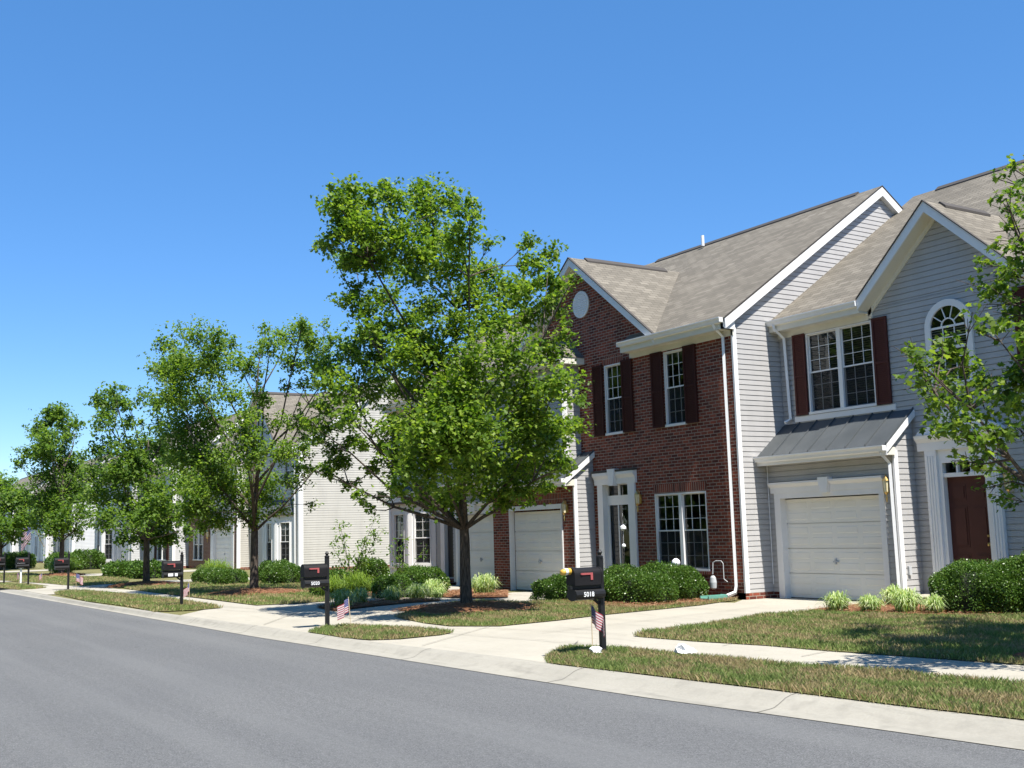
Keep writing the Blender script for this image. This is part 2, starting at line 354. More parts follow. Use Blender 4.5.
G_ISLAND=[(-20.09, 10.03), (-21.33, 11.22), (-22.5, 12.59), (-22.82, 13.57), (-21.36, 13.75), (-21.15, 14.28), (-21.13, 15.09), (-20.26, 14.87), (-17.89, 14.36), (-17.98, 16.03), (-18.29, 17.32), (-18.0, 17.13), (-17.85, 16.48), (-17.53, 15.63), (-17.25, 13.85), (-17.09, 12.76), (-16.75, 11.61), (-16.64, 10.9), (-16.54, 10.22), (-16.96, 9.88), (-17.25, 9.65), (-18.19, 9.66), (-19.36, 9.85)]
G_VERGE_MID=[(-18.17, 7.42), (-18.7, 7.95), (-18.7, 8.33), (-18.15, 8.65), (-17.27, 8.89), (-16.52, 9.05), (-16.1, 9.06), (-15.88, 8.7), (-15.78, 7.94), (-16.0, 7.54), (-16.63, 7.41)]
G_LAWN_TREE2=[(-43.99, 10.16), (-43.17, 11.35), (-42.77, 13.11), (-41.37, 14.58), (-37.02, 15.19), (-29.19, 12.27), (-26.44, 11.41), (-26.2, 10.49), (-26.47, 9.48), (-29.94, 9.59), (-33.51, 9.63), (-38.91, 9.74)]
G_VERGE_LEFT=[(-39.35, 7.27), (-40.66, 7.76), (-40.54, 8.16), (-39.51, 8.42), (-35.85, 8.76), (-30.99, 8.9), (-28.13, 8.75), (-26.3, 8.59), (-26.06, 7.99), (-26.14, 7.56), (-26.33, 7.04), (-29.23, 7.15), (-32.87, 6.95)]
G_VERGE_FAR=[(-58.07, 6.61), (-51.74, 7.41), (-49.04, 7.95), (-44.83, 7.99), (-44.14, 7.5), (-44.11, 6.95), (-47.12, 6.75), (-53.49, 6.1)]
G_LAWN_FAR=[(-78.17, 8.88), (-68.12, 11.29), (-59.36, 11.22), (-55.57, 12.29), (-52.17, 12.74), (-45.29, 11.06), (-45.53, 10.15), (-44.74, 9.39), (-45.74, 9.02), (-49.54, 8.95), (-56.9, 8.15), (-65.55, 7.46)]
M_HEDGE=[(-20.65, 14.23), (-22.38, 15.98), (-22.38, 17.35), (-20.6, 18.86), (-18.79, 17.8), (-18.13, 17.23), (-17.64, 15.73), (-17.57, 14.1), (-18.4, 14.0), (-19.66, 14.16)]
M_PLANTS_RIGHT=[(-14.81, 15.78), (-15.1, 17.3), (-14.86, 18.82), (-15.31, 19.98), (-13.58, 21.81), (-10.73, 17.17), (-12.41, 16.15), (-13.73, 15.71)]
M_PLANTS_LEFT=[(-24.37, 10.14), (-22.7, 9.88), (-23.38, 11.03), (-23.85, 12.28), (-23.87, 13.09), (-24.3, 13.33), (-24.97, 12.58), (-25.25, 11.13)]
M_PLANTS_DOOR=[(-27.58, 14.26), (-27.36, 15.96), (-25.63, 16.12), (-23.55, 14.81), (-23.89, 14.16), (-25.16, 13.8)]
M_BUSHES=[(-34.46, 13.8), (-29.48, 12.09), (-27.35, 12.19), (-27.31, 13.17), (-29.55, 15.29), (-32.53, 16.76), (-37.39, 16.48), (-38.25, 15.32)]
CURB_BACK=[(-5.55, 8.27), (-6.68, 8.15), (-8.09, 8.03), (-9.87, 7.88), (-11.25, 7.78), (-12.32, 7.78), (-15.34, 7.46), (-20.39, 7.3), (-26.32, 7.05), (-32.59, 6.89), (-43.91, 6.92)]
ROAD_EDGE=[(-5.21, 7.74), (-6.29, 7.65), (-7.6, 7.53), (-9.22, 7.35), (-11.48, 7.24), (-14.63, 7.11), (-19.3, 6.91), (-27.84, 6.81), (-46.05, 6.61)]
CL1=[(-22.73, 10.38, 9.43, 0.22), (-22.73, 11.22, 9.55, 0.19), (-22.55, 10.0, 8.97, 0.34), (-23.06, 10.86, 9.23, 0.38), (-21.93, 11.06, 8.95, 0.34), (-24.28, 13.1, 10.2, 0.34), (-23.97, 13.07, 9.64, 0.48), (-22.25, 12.67, 9.26, 0.34), (-19.95, 11.84, 8.32, 0.22), (-23.46, 10.1, 8.21, 0.22), (-22.91, 10.28, 8.41, 0.34), (-22.24, 10.59, 8.28, 0.48), (-21.78, 11.1, 8.12, 0.48), (-24.09, 13.26, 8.93, 0.53), (-20.55, 11.93, 7.92, 0.38), (-19.98, 11.99, 8.56, 0.14), (-24.78, 11.38, 8.31, 0.34), (-23.34, 11.49, 7.93, 0.43), (-24.83, 13.07, 8.16, 0.43), (-21.84, 12.4, 7.46, 0.48), (-23.63, 14.28, 8.16, 0.34), (-22.41, 13.85, 8.47, 0.14), (-22.85, 14.38, 7.5, 0.38), (-23.1, 13.66, 7.23, 0.48), (-23.39, 10.86, 7.21, 0.22), (-22.53, 10.1, 6.81, 0.19), (-22.37, 10.51, 6.59, 0.29), (-24.52, 12.2, 7.37, 0.38), (-24.29, 13.19, 7.16, 0.43), (-22.88, 15.2, 8.74, 0.22), (-20.67, 13.82, 7.59, 0.31), (-21.5, 14.96, 8.14, 0.22), (-22.07, 15.18, 7.67, 0.31), (-21.95, 14.37, 7.32, 0.29), (-21.91, 15.36, 7.4, 0.22), (-23.09, 11.6, 6.34, 0.31), (-23.34, 12.39, 6.31, 0.48), (-23.05, 13.19, 6.45, 0.48), (-20.8, 12.8, 6.15, 0.48), (-22.94, 15.14, 6.83, 0.43), (-22.48, 15.59, 7.03, 0.31), (-19.73, 14.31, 7.1, 0.12), (-24.53, 10.59, 5.53, 0.36), (-24.88, 11.4, 5.88, 0.31), (-23.8, 11.55, 5.61, 0.43), (-22.62, 10.0, 4.8, 0.41), (-24.7, 11.71, 5.0, 0.48), (-21.38, 10.86, 5.34, 0.43), (-24.79, 12.85, 5.19, 0.48), (-23.16, 12.82, 5.59, 0.53), (-20.06, 11.95, 5.1, 0.53), (-20.21, 12.92, 5.29, 0.53), (-21.56, 14.77, 5.72, 0.41), (-21.08, 14.94, 6.2, 0.19), (-23.52, 13.0, 4.8, 0.53), (-23.79, 14.29, 4.88, 0.58), (-20.34, 13.23, 4.44, 0.53), (-19.45, 13.55, 4.57, 0.43), (-21.68, 15.77, 4.7, 0.14), (-22.18, 10.04, 4.09, 0.29), (-24.19, 10.31, 4.53, 0.26), (-23.8, 9.83, 4.13, 0.17), (-24.1, 10.15, 3.82, 0.17), (-24.29, 10.6, 3.61, 0.22), (-24.58, 10.98, 3.28, 0.22), (-23.88, 10.29, 3.0, 0.17), (-24.61, 11.12, 2.81, 0.17), (-22.49, 10.4, 2.49, 0.14), (-23.89, 11.36, 3.12, 0.19), (-22.8, 10.67, 3.61, 0.19), (-24.27, 9.97, 3.14, 0.12), (-24.18, 11.82, 2.43, 0.14), (-23.19, 11.01, 2.18, 0.12), (-23.1, 11.57, 4.0, 0.43), (-20.48, 11.07, 3.54, 0.58), (-20.01, 11.76, 3.51, 0.62), (-21.96, 13.98, 3.84, 0.58), (-21.04, 14.48, 3.88, 0.43), (-21.75, 15.61, 3.98, 0.22), (-23.38, 11.83, 3.21, 0.38), (-20.98, 11.32, 2.84, 0.58), (-21.47, 12.59, 2.87, 0.62), (-22.67, 14.41, 3.07, 0.53), (-21.23, 14.44, 2.98, 0.34), (-19.5, 13.78, 2.98, 0.19), (-24.06, 12.97, 2.42, 0.34), (-23.73, 13.48, 2.28, 0.29), (-21.24, 10.74, 2.54, 0.24), (-22.02, 13.44, 2.45, 0.38), (-21.0, 13.6, 2.52, 0.38), (-22.15, 15.05, 2.61, 0.19), (-20.47, 14.03, 3.6, 0.34), (-20.33, 13.45, 3.36, 0.43), (-21.6, 13.57, 2.21, 0.19)]
CL2=[(-35.82, 9.94, 7.86, 0.36), (-33.13, 9.94, 7.74, 0.42), (-32.62, 10.39, 7.63, 0.36), (-34.48, 11.47, 7.75, 0.29), (-35.48, 9.7, 6.99, 0.42), (-34.67, 10.25, 6.9, 0.59), (-33.93, 10.81, 6.83, 0.55), (-35.38, 12.1, 7.27, 0.39), (-34.77, 12.4, 6.87, 0.33), (-31.37, 11.64, 7.13, 0.39), (-34.49, 13.49, 8.15, 0.42), (-31.59, 12.73, 8.0, 0.23), (-31.9, 13.12, 7.46, 0.42), (-33.47, 14.11, 7.34, 0.29), (-32.7, 12.62, 7.08, 0.33), (-34.68, 12.7, 8.36, 0.2), (-34.08, 9.63, 5.87, 0.49), (-35.82, 11.09, 6.12, 0.59), (-32.43, 10.95, 5.73, 0.46), (-31.88, 11.52, 5.84, 0.26), (-33.0, 12.73, 6.34, 0.2), (-32.09, 13.03, 6.24, 0.26), (-32.46, 13.85, 6.55, 0.23), (-35.95, 10.49, 5.14, 0.52), (-35.07, 11.19, 5.08, 0.52), (-31.48, 10.93, 4.74, 0.42), (-32.37, 12.17, 5.01, 0.26), (-32.94, 13.21, 5.25, 0.26), (-32.47, 13.51, 4.9, 0.23), (-35.33, 10.48, 4.13, 0.59), (-34.04, 11.03, 3.89, 0.65), (-31.7, 11.16, 3.89, 0.59), (-32.02, 12.2, 4.07, 0.46), (-34.1, 13.67, 4.4, 0.29), (-33.8, 10.49, 2.96, 0.65), (-35.04, 11.84, 2.85, 0.65), (-35.51, 13.01, 3.02, 0.59), (-33.46, 13.07, 3.25, 0.36), (-34.85, 11.3, 2.28, 0.42), (-34.1, 12.01, 2.25, 0.42), (-33.97, 10.09, 2.37, 0.33), (-34.91, 13.23, 2.45, 0.29), (-34.22, 10.63, 2.0, 0.23), (-33.54, 14.28, 8.45, 0.16), (-31.76, 13.85, 7.71, 0.23), (-32.25, 14.48, 7.38, 0.26), (-33.62, 13.8, 2.62, 0.16), (-33.21, 13.31, 3.7, 0.23), (-32.26, 13.58, 3.8, 0.16)]
CL3=[(-44.03, 10.04, 7.32, 0.29), (-45.92, 10.85, 7.79, 0.2), (-45.08, 9.83, 7.05, 0.29), (-45.59, 10.63, 7.02, 0.45), (-43.4, 10.56, 6.77, 0.29), (-43.99, 9.9, 6.05, 0.45), (-43.49, 10.52, 6.02, 0.33), (-46.17, 10.3, 5.27, 0.49), (-43.69, 10.48, 5.08, 0.45), (-45.91, 11.99, 5.48, 0.45), (-43.61, 11.83, 5.95, 0.45), (-44.44, 11.97, 7.06, 0.37), (-43.27, 12.3, 6.82, 0.45), (-45.72, 9.92, 4.25, 0.49), (-43.59, 10.21, 4.13, 0.61), (-44.06, 11.33, 4.35, 0.61), (-45.49, 12.68, 4.85, 0.61), (-44.55, 9.79, 3.23, 0.57), (-45.42, 10.93, 3.25, 0.69), (-43.55, 11.59, 3.37, 0.69), (-43.05, 12.39, 3.72, 0.53), (-43.63, 9.97, 2.38, 0.49), (-42.78, 10.67, 2.23, 0.61), (-45.82, 12.41, 2.26, 0.57), (-44.77, 12.9, 2.7, 0.45), (-45.6, 11.76, 1.76, 0.41), (-46.01, 10.98, 1.7, 0.29), (-45.59, 12.67, 1.65, 0.37), (-42.55, 12.46, 1.89, 0.29)]
CL4=[(-61.88, 11.0, 8.4, 0.38), (-61.27, 11.38, 8.46, 0.38), (-61.96, 10.79, 7.78, 0.54), (-62.93, 11.8, 7.9, 0.6), (-61.66, 12.46, 7.85, 0.27), (-63.36, 10.7, 7.27, 0.32), (-60.12, 10.72, 6.84, 0.65), (-61.63, 11.88, 6.99, 0.49), (-62.54, 10.2, 6.25, 0.43), (-62.53, 9.73, 5.83, 0.32), (-62.09, 10.85, 6.22, 0.65), (-62.49, 11.77, 6.0, 0.7), (-59.98, 12.16, 5.94, 0.38), (-62.43, 12.42, 5.21, 0.49), (-61.16, 10.96, 4.88, 0.76), (-61.61, 11.55, 4.13, 0.87), (-62.09, 12.63, 4.14, 0.65), (-62.37, 10.97, 3.49, 0.65), (-60.33, 11.57, 2.91, 0.76), (-59.62, 12.39, 2.88, 0.54), (-60.67, 11.18, 2.17, 0.54), (-61.26, 12.26, 2.16, 0.49), (-63.45, 10.94, 2.64, 0.43)]
CL5=[(-84.37, 12.2, 5.98, 0.5), (-82.95, 11.06, 5.7, 0.86), (-82.09, 12.39, 4.85, 0.71), (-82.88, 13.35, 4.54, 0.64), (-81.89, 11.88, 4.31, 0.86), (-81.83, 12.96, 3.29, 0.71), (-80.96, 11.49, 2.64, 0.86), (-81.19, 13.48, 3.47, 0.57), (-82.61, 12.49, 2.11, 0.57), (-84.15, 10.97, 3.72, 1.0), (-84.18, 10.02, 4.75, 0.86), (-83.47, 10.3, 2.71, 0.86)]
CLR=[(-9.16, 11.82, 3.76, 0.06), (-8.52, 11.18, 3.59, 0.07), (-7.63, 10.0, 3.08, 0.1), (-7.36, 9.8, 3.17, 0.14), (-9.12, 12.57, 3.8, 0.17), (-9.08, 12.91, 3.61, 0.2), (-9.04, 12.23, 3.18, 0.17), (-8.26, 11.59, 3.0, 0.22), (-7.39, 10.92, 3.04, 0.19), (-6.92, 10.11, 2.69, 0.22), (-7.14, 10.87, 2.85, 0.18), (-6.97, 10.84, 3.12, 0.16), (-8.68, 13.44, 6.17, 0.07), (-8.52, 13.47, 6.23, 0.1), (-8.2, 13.12, 5.71, 0.12), (-6.79, 10.57, 4.93, 0.08), (-6.84, 11.12, 4.72, 0.22), (-7.14, 11.15, 4.8, 0.06), (-8.78, 13.4, 5.22, 0.08), (-6.79, 10.66, 4.38, 0.12), (-8.49, 12.63, 4.83, 0.1), (-8.11, 12.49, 4.58, 0.14), (-7.63, 12.24, 4.51, 0.18), (-8.92, 13.14, 4.65, 0.11), (-7.18, 10.85, 3.94, 0.14), (-7.69, 11.98, 4.02, 0.17), (-7.11, 10.31, 3.75, 0.07), (-6.85, 10.2, 3.53, 0.12), (-6.43, 10.21, 3.34, 0.19), (-7.74, 10.58, 2.6, 0.13), (-7.13, 10.12, 2.45, 0.16), (-6.76, 10.08, 2.39, 0.18), (-8.85, 13.64, 2.75, 0.14), (-7.48, 10.68, 2.2, 0.13), (-8.75, 12.91, 2.21, 0.14), (-8.21, 12.47, 2.06, 0.13), (-8.45, 12.21, 1.97, 0.07), (-8.39, 11.7, 2.36, 0.07), (-8.85, 13.25, 1.77, 0.1), (-7.97, 14.24, 5.8, 0.31), (-7.28, 14.03, 5.61, 0.24), (-7.18, 13.04, 2.84, 0.24), (-7.64, 13.36, 4.14, 0.31), (-7.01, 14.35, 3.17, 0.31), (-7.39, 12.67, 2.82, 0.39), (-6.56, 13.56, 3.15, 0.24), (-6.41, 11.12, 4.4, 0.39), (-7.85, 14.16, 3.2, 0.31), (-6.63, 13.33, 4.04, 0.24), (-6.13, 10.91, 4.34, 0.39), (-5.86, 12.71, 5.28, 0.31), (-7.63, 14.61, 3.07, 0.39), (-6.64, 11.56, 4.12, 0.31), (-6.66, 12.6, 5.03, 0.31), (-7.61, 13.32, 3.28, 0.24), (-8.28, 13.66, 3.98, 0.31), (-6.51, 12.38, 3.52, 0.39), (-6.87, 12.21, 2.55, 0.24), (-7.24, 11.9, 2.82, 0.39), (-5.76, 11.56, 4.34, 0.31), (-7.78, 14.47, 4.07, 0.39), (-5.85, 11.15, 2.66, 0.24), (-7.31, 15.32, 3.65, 0.31), (-5.94, 12.22, 3.5, 0.24), (-6.55, 10.93, 2.66, 0.31), (-7.57, 14.52, 5.93, 0.39), (-8.19, 13.49, 2.82, 0.31), (-6.15, 12.34, 2.59, 0.24), (-7.16, 13.02, 4.7, 0.24), (-6.49, 13.52, 4.33, 0.39), (-6.98, 14.34, 5.62, 0.39), (-6.48, 11.26, 4.0, 0.24), (-7.92, 13.93, 4.03, 0.24), (-8.07, 14.92, 6.26, 0.24), (-7.33, 13.87, 4.69, 0.31), (-6.9, 15.3, 4.05, 0.31), (-6.91, 15.35, 4.55, 0.24), (-6.96, 12.0, 5.32, 0.39), (-8.09, 13.84, 3.79, 0.24), (-7.42, 14.58, 4.16, 0.39), (-7.43, 12.86, 2.62, 0.24), (-5.79, 12.36, 4.39, 0.31), (-6.86, 13.89, 5.12, 0.24)]
# ---------------------------------------------------------------- the ground
def sheet(name, polys, z, mat, kind='structure'):
    mb = MB()
    for p in polys:
        for t in tessellate_polygon([[Vector((x, y, 0)) for x, y in p]]):
            q = [p[i] for i in t]
            if (q[1][0]-q[0][0])*(q[2][1]-q[0][1])-(q[1][1]-q[0][1])*(q[2][0]-q[0][0]) < 0: q.reverse()
            mb.face([(x, y, z) for x, y in q])
    return tag(build(name, mb, mat), kind=kind)
def ext(L):                                          # carry a kerb line on to both sides
    L = list(L); return [(60, L[0][1]+2.0), (0, L[0][1]+.42)] + L + [(-70, L[-1][1]+.05), (-150, L[-1][1]+1.5), (-400, L[-1][1]+12)]
CB, RE = ext(CURB_BACK), ext(ROAD_EDGE)
def yat(L, x):
    for (x0, y0), (x1, y1) in zip(L, L[1:]):
        if x1 <= x <= x0: return y0 + (y1-y0)*(x-x0)/(x1-x0)
XS = [60, 40, 20, 10, 5, 0, -2] + [-3.5-.7*i for i in range(60)] + [-50, -60, -70, -85, -100, -120, -150, -200, -300, -400]
m = MB(); m.face([(-1500, -1500, -.35), (1500, -1500, -.35), (1500, 1500, -.35), (-1500, 1500, -.35)]); tag(build('ground', m, M['earth']), kind='structure')
m = MB()                                             # street: from this kerb to the one behind the camera
for a, b in zip(XS, XS[1:]): m.face([(b, -2.2, -.1), (a, -2.2, -.1), (a, yat(RE, a), -.1), (b, yat(RE, b), -.1)])
tag(build('road', m, M['asphalt']), kind='structure')
m = MB()                                             # rolled kerb and gutter pan
prof = [(0, -.094), (.34, -.086), (.42, -.080), (.56, -.050), (.70, -.014), (.84, .006), (1.0, .012), (1.0, -.2)]
for a, b in zip(XS, XS[1:]):
    pa = [(a, yat(RE, a)-.02+t*(yat(CB, a)+.02-yat(RE, a)+.02), z) for t, z in prof]; pb = [(b, yat(RE, b)-.02+t*(yat(CB, b)+.02-yat(RE, b)+.02), z) for t, z in prof]
    for i in range(len(prof)-1): m.face([pa[i], pa[i+1], pb[i+1], pb[i]])
tag(build('kerb', m, M['kerb']), kind='structure')
m = MB()                                             # sawn joints across the kerb
for x in (-4.6, -7.7, -10.75, -14.1, -17.2, -20.3, -23.4, -26.5, -29.6, -32.7, -35.8, -38.9, -42, -45):
    for i in range(len(prof)-2):
        q = []
        for t, z in prof[i:i+2]: y = yat(RE, x)-.02+t*(yat(CB, x)+.04-yat(RE, x)); q.append((x-.06*t, y, z+.0035))
        (x0, y0, z0), (x1, y1, z1) = q; m.face([(x0-.009, y0, z0), (x0+.004, y0, z0), (x1+.004, y1, z1), (x1-.009, y1, z1)])
tag(build('kerb_joints', m, m_plain('kerb_joint_gap', (.15, .14, .12), .9, .1)), kind='structure')
m = MB(); m.box(W0, -400, 60, 2.15, 2.75, -.3, 0); tag(build('kerb_opposite', m, M['kerb']), kind='structure')
m = MB(); m.face([(-400, -60, -.01), (60, -60, -.01), (60, -2.7, -.01), (-400, -2.7, -.01)]); tag(build('verge_opposite', m, M['earth']), kind='structure')
sheet('lawn_ground', [[(x, yat(CB, x)-.0, ) for x in XS] + [(-400, 220), (60, 220)]], 0, M['earth'])
walkL = [(-24.5, 9.05), (-28.1, 8.78), (-31, 8.92), (-36, 8.80), (-41, 8.55), (-46, 8.5), (-150, 9.0), (-150, 10.1), (-46, 9.3), (-38.9, 9.72), (-33.5, 9.6), (-26.5, 9.46), (-24.5, 10)]
sheet('driveway', [P_CONC], .006, M['concrete'])
sheet('sidewalk', [P_WALK_NEAR[:3] + [(-7.41, 11.4), (8, 12.7), (8, 11.5), (-6.59, 10.13)] + P_WALK_NEAR[5:]], .011, M['concrete'])
sheet('sidewalk_far', [walkL], .009, M['concrete'])
dr = []
for x0, x1, y1 in ((-45.3, -38.8, 9.3), (-46.8, -42.4, 16), (-62.5, -58, 19.5), (-57.5, -54.5, 9.4), (-78, -73.5, 18.5), (-93, -89, 9.4)): dr.append([(x1, 6.95), (x1-.6, y1), (x0-.0, y1), (x0, 6.95)])
for i, d_ in enumerate(dr): sheet('driveway', [d_], .014+.004*(i % 2), M['concrete'])
sheet('garden_path', [[(-15.3, 15.9), (-12.9, 16.35), (-12.4, 17.0), (-13.0, 18.9), (-14.6, 18.9), (-14.55, 16.6)], [(-27.4, 13.2), (-25.9, 12.55), (-25.5, 13.5), (-26.2, 14.8), (-29.0, 16.6), (-30.3, 17.2), (-30.7, 16.2), (-28, 14.8)]], .017, M['concrete'])
jm = m_plain('concrete_joint_gap', (.2, .18, .15), .9, .1)
m = MB()                                             # joints in the drives and walk
def groove(a, b, z, w=.014):
    d = (Vector(b)-Vector(a)).normalized(); n_ = Vector((-d.y, d.x))*w/2; A, B = Vector(a), Vector(b)
    m.face([(*(A-n_), z), (*(B-n_), z), (*(B+n_), z), (*(A+n_), z)])
for a, b in (((-11.6, 7.95), (-13.4, 9.6)), ((-16.1, 8.9), (-12.9, 9.5)), ((-16.7, 9.8), (-13.6, 10.65)), ((-14.6, 7.7), (-17.0, 10.5)), ((-17.1, 12.2), (-14.6, 12.6)), ((-17.5, 15.0), (-14.9, 15.2)), ((-14.9, 10), (-16.2, 16)),
             ((-20.4, 7.45), (-23.8, 9.6)), ((-25.8, 8.3), (-20.2, 9.3)), ((-24.6, 10.3), (-21.0, 10.6)), ((-24.7, 13.5), (-22.9, 13.2)), ((-25.1, 15.6), (-22.2, 15.3))): groove(a, b, .0225)
for i in range(12): x = -7.4-.9*0-1.55*i; 
for x in (-5, -6.6, -8.2, -9.8, -11.4): groove((x, 10.0+(x+6.6)*-.13-.1), (x-.25, 11.5+(x+7.4)*.08), .0225)
tag(build('concrete_joints', m, jm), kind='structure')
for nm, p in (('mulch_bed', M_HEDGE), ('mulch_bed', M_PLANTS_RIGHT), ('mulch_bed', M_PLANTS_LEFT), ('mulch_bed', M_PLANTS_DOOR), ('mulch_bed', M_BUSHES)):
    sheet(nm, [p], .03, M['mulch'])
G_POLY = [G_VERGE_RIGHT[:10] + [(1, 10.9), (1, 8.75)] + G_VERGE_RIGHT[10:], G_LAWN_RIGHT[:11]+[(-4, 19), (2, 19), (2, 12.3)]+G_LAWN_RIGHT[11:], G_ISLAND, G_VERGE_MID, G_LAWN_TREE2, G_VERGE_LEFT, G_VERGE_FAR, G_LAWN_FAR]
for p in G_POLY: sheet('lawn', [p], .024, M['earth'])
def mound(name, x, y, r, h, mat):
    mb = MB(); R0 = random.Random(int(x*10)); n = 30; rings = 9; b = 0
    for i in range(rings+1):
        for k in range(n):
            t = 2*math.pi*k/n; rr = r*(i/rings)*(1+.13*math.sin(3*t+x)+.08*math.sin(7*t)); z = .03+h*(1-(i/rings)**1.6)+R0.uniform(-.012, .012)*(i < rings) - (.03 if i == rings else 0)
            mb.v.append((x+rr*math.cos(t), y+rr*math.sin(t), z))
    for i in range(rings):
        for k in range(n): j = (k+1) % n; mb.f.append((i*n+k, i*n+j, (i+1)*n+j, (i+1)*n+k)); mb.mi.append(0)
    return tag(build(name, mb, mat, smooth=True), kind='structure')
for x, y, r in ((-20.6, 11.95, 1.55), (-32.1, 11.45, 1.4), (-42.6, 11.05, 1.3), (-61.1, 11.6, 1.2), (-7.3, 12.4, 1.0)): mound('mulch_ring', x, y, r, .13, M['mulch'])

def inside(P, X, Y):
    ok = np.zeros(len(X), bool); n = len(P)
    for i in range(n):
        (x0, y0), (x1, y1) = P[i-1], P[i]
        c = ((y0 > Y) != (y1 > Y)) & (X < (x1-x0)*(Y-y0)/((y1-y0) if y1 != y0 else 1e-9)+x0); ok ^= c
    return ok
rng = np.random.default_rng(5)
def blades(polys_dens, mound_holes):
    out = []
    for P, dens, h, w in polys_dens:
        xs = [p[0] for p in P]; ys = [p[1] for p in P]; A = (max(xs)-min(xs))*(max(ys)-min(ys)); n = int(A*dens)
        X = rng.uniform(min(xs), max(xs), n); Y = rng.uniform(min(ys), max(ys), n); k = inside(P, X, Y)
        for hx, hy, hr in mound_holes: k &= np.hypot(X-hx, Y-hy) > hr*(1+.15*np.sin(5*np.arctan2(Y-hy, X-hx)))
        X, Y = X[k], Y[k]; n = len(X)
        X += rng.normal(0, .02, n); Y += rng.normal(0, .02, n)
        cl = .65+.5*np.sin(X*2.3+np.sin(Y*3.1)*1.7)*np.sin(Y*2.9+X*1.3); H = h*rng.uniform(.55, 1.25, n)*(.8+.35*cl); a = rng.uniform(0, 6.283, n); lean = rng.uniform(.1, .9, n)*H
        dx, dy = np.cos(a), np.sin(a); b = rng.uniform(0, 6.283, n); wx, wy = np.cos(b)*w/2, np.sin(b)*w/2
        V = np.zeros((n, 4, 3)); V[:, 0] = np.stack([X-wx, Y-wy, np.full(n, .015)], 1); V[:, 1] = np.stack([X+wx, Y+wy, np.full(n, .015)], 1)
        V[:, 2] = np.stack([X+dx*lean*.45+wx*.7, Y+dy*lean*.45+wy*.7, .02+H*.62], 1); V[:, 3] = np.stack([X+dx*lean, Y+dy*lean, .02+H], 1); out.append(V)
    return np.concatenate(out).reshape(-1, 3)
HOLES = [(-20.6, 11.95, 1.4), (-32.1, 11.45, 1.25), (-42.6, 11.05, 1.15), (-61.1, 11.6, 1.0), (-7.3, 12.4, .9)]
VR = G_POLY[0]; LR = G_POLY[1]
def cutx(P, x): return [q for q in clip(P, -1, 0, -x)]
V = blades([(cutx(VR, -13.3)[:], 5200, .062, .0075), (cutx(LR, -16), 2600, .062, .0105), (G_ISLAND, 2000, .06, .012), (G_VERGE_MID, 2600, .065, .011), (G_LAWN_TREE2, 420, .07, .022), (G_VERGE_LEFT, 700, .07, .018), (G_VERGE_FAR, 300, .07, .026), (G_LAWN_FAR, 200, .07, .03)], HOLES)
tag(np_mesh('grass', V, 4, M['grass']), 'patchy green and straw coloured lawn grass beside the drives and walks', 'grass', kind='stuff')
n = 9000; PS = []                                    # pine needles lying on the beds
for P in (M_HEDGE, M_PLANTS_RIGHT, M_PLANTS_LEFT, M_PLANTS_DOOR):
    xs = [p[0] for p in P]; ys = [p[1] for p in P]; X = rng.uniform(min(xs), max(xs), n); Y = rng.uniform(min(ys), max(ys), n); k = inside(P, X, Y); PS.append(np.stack([X[k], Y[k]], 1))
for hx, hy, hr in HOLES[:4]:
    a = rng.uniform(0, 6.28, 2600); r = hr*1.15*np.sqrt(rng.uniform(0, 1, 2600)); PS.append(np.stack([hx+r*np.cos(a), hy+r*np.sin(a)], 1))
PS = np.concatenate(PS); n = len(PS); a = rng.uniform(0, 6.28, n); L = rng.uniform(.04, .12, n); zz = .04+rng.uniform(0, .03, n)
for hx, hy, hr in HOLES[:4]: d = np.hypot(PS[:, 0]-hx, PS[:, 1]-hy); zz = np.where(d < hr*1.2, .045+.13*(1-np.clip(d/(hr*1.15), 0, 1)**1.6), zz)
V = np.zeros((n, 3, 3)); V[:, 0, :2] = PS; V[:, 0, 2] = zz; V[:, 1, :2] = PS+np.stack([np.cos(a)*L, np.sin(a)*L], 1); V[:, 1, 2] = zz+rng.uniform(-.01, .03, n); V[:, 2, :2] = PS+np.stack([-np.sin(a)*.012, np.cos(a)*.012], 1); V[:, 2, 2] = zz+.004
tag(np_mesh('pine_straw', V.reshape(-1, 3), 3, m_leaf('pine_needles', [(0, (.16, .07, .035)), (.6, (.30, .15, .08)), (1, (.42, .26, .15))], .1, .8, 0)), 'reddish brown pine straw spread over the planting beds', 'mulch', kind='stuff')

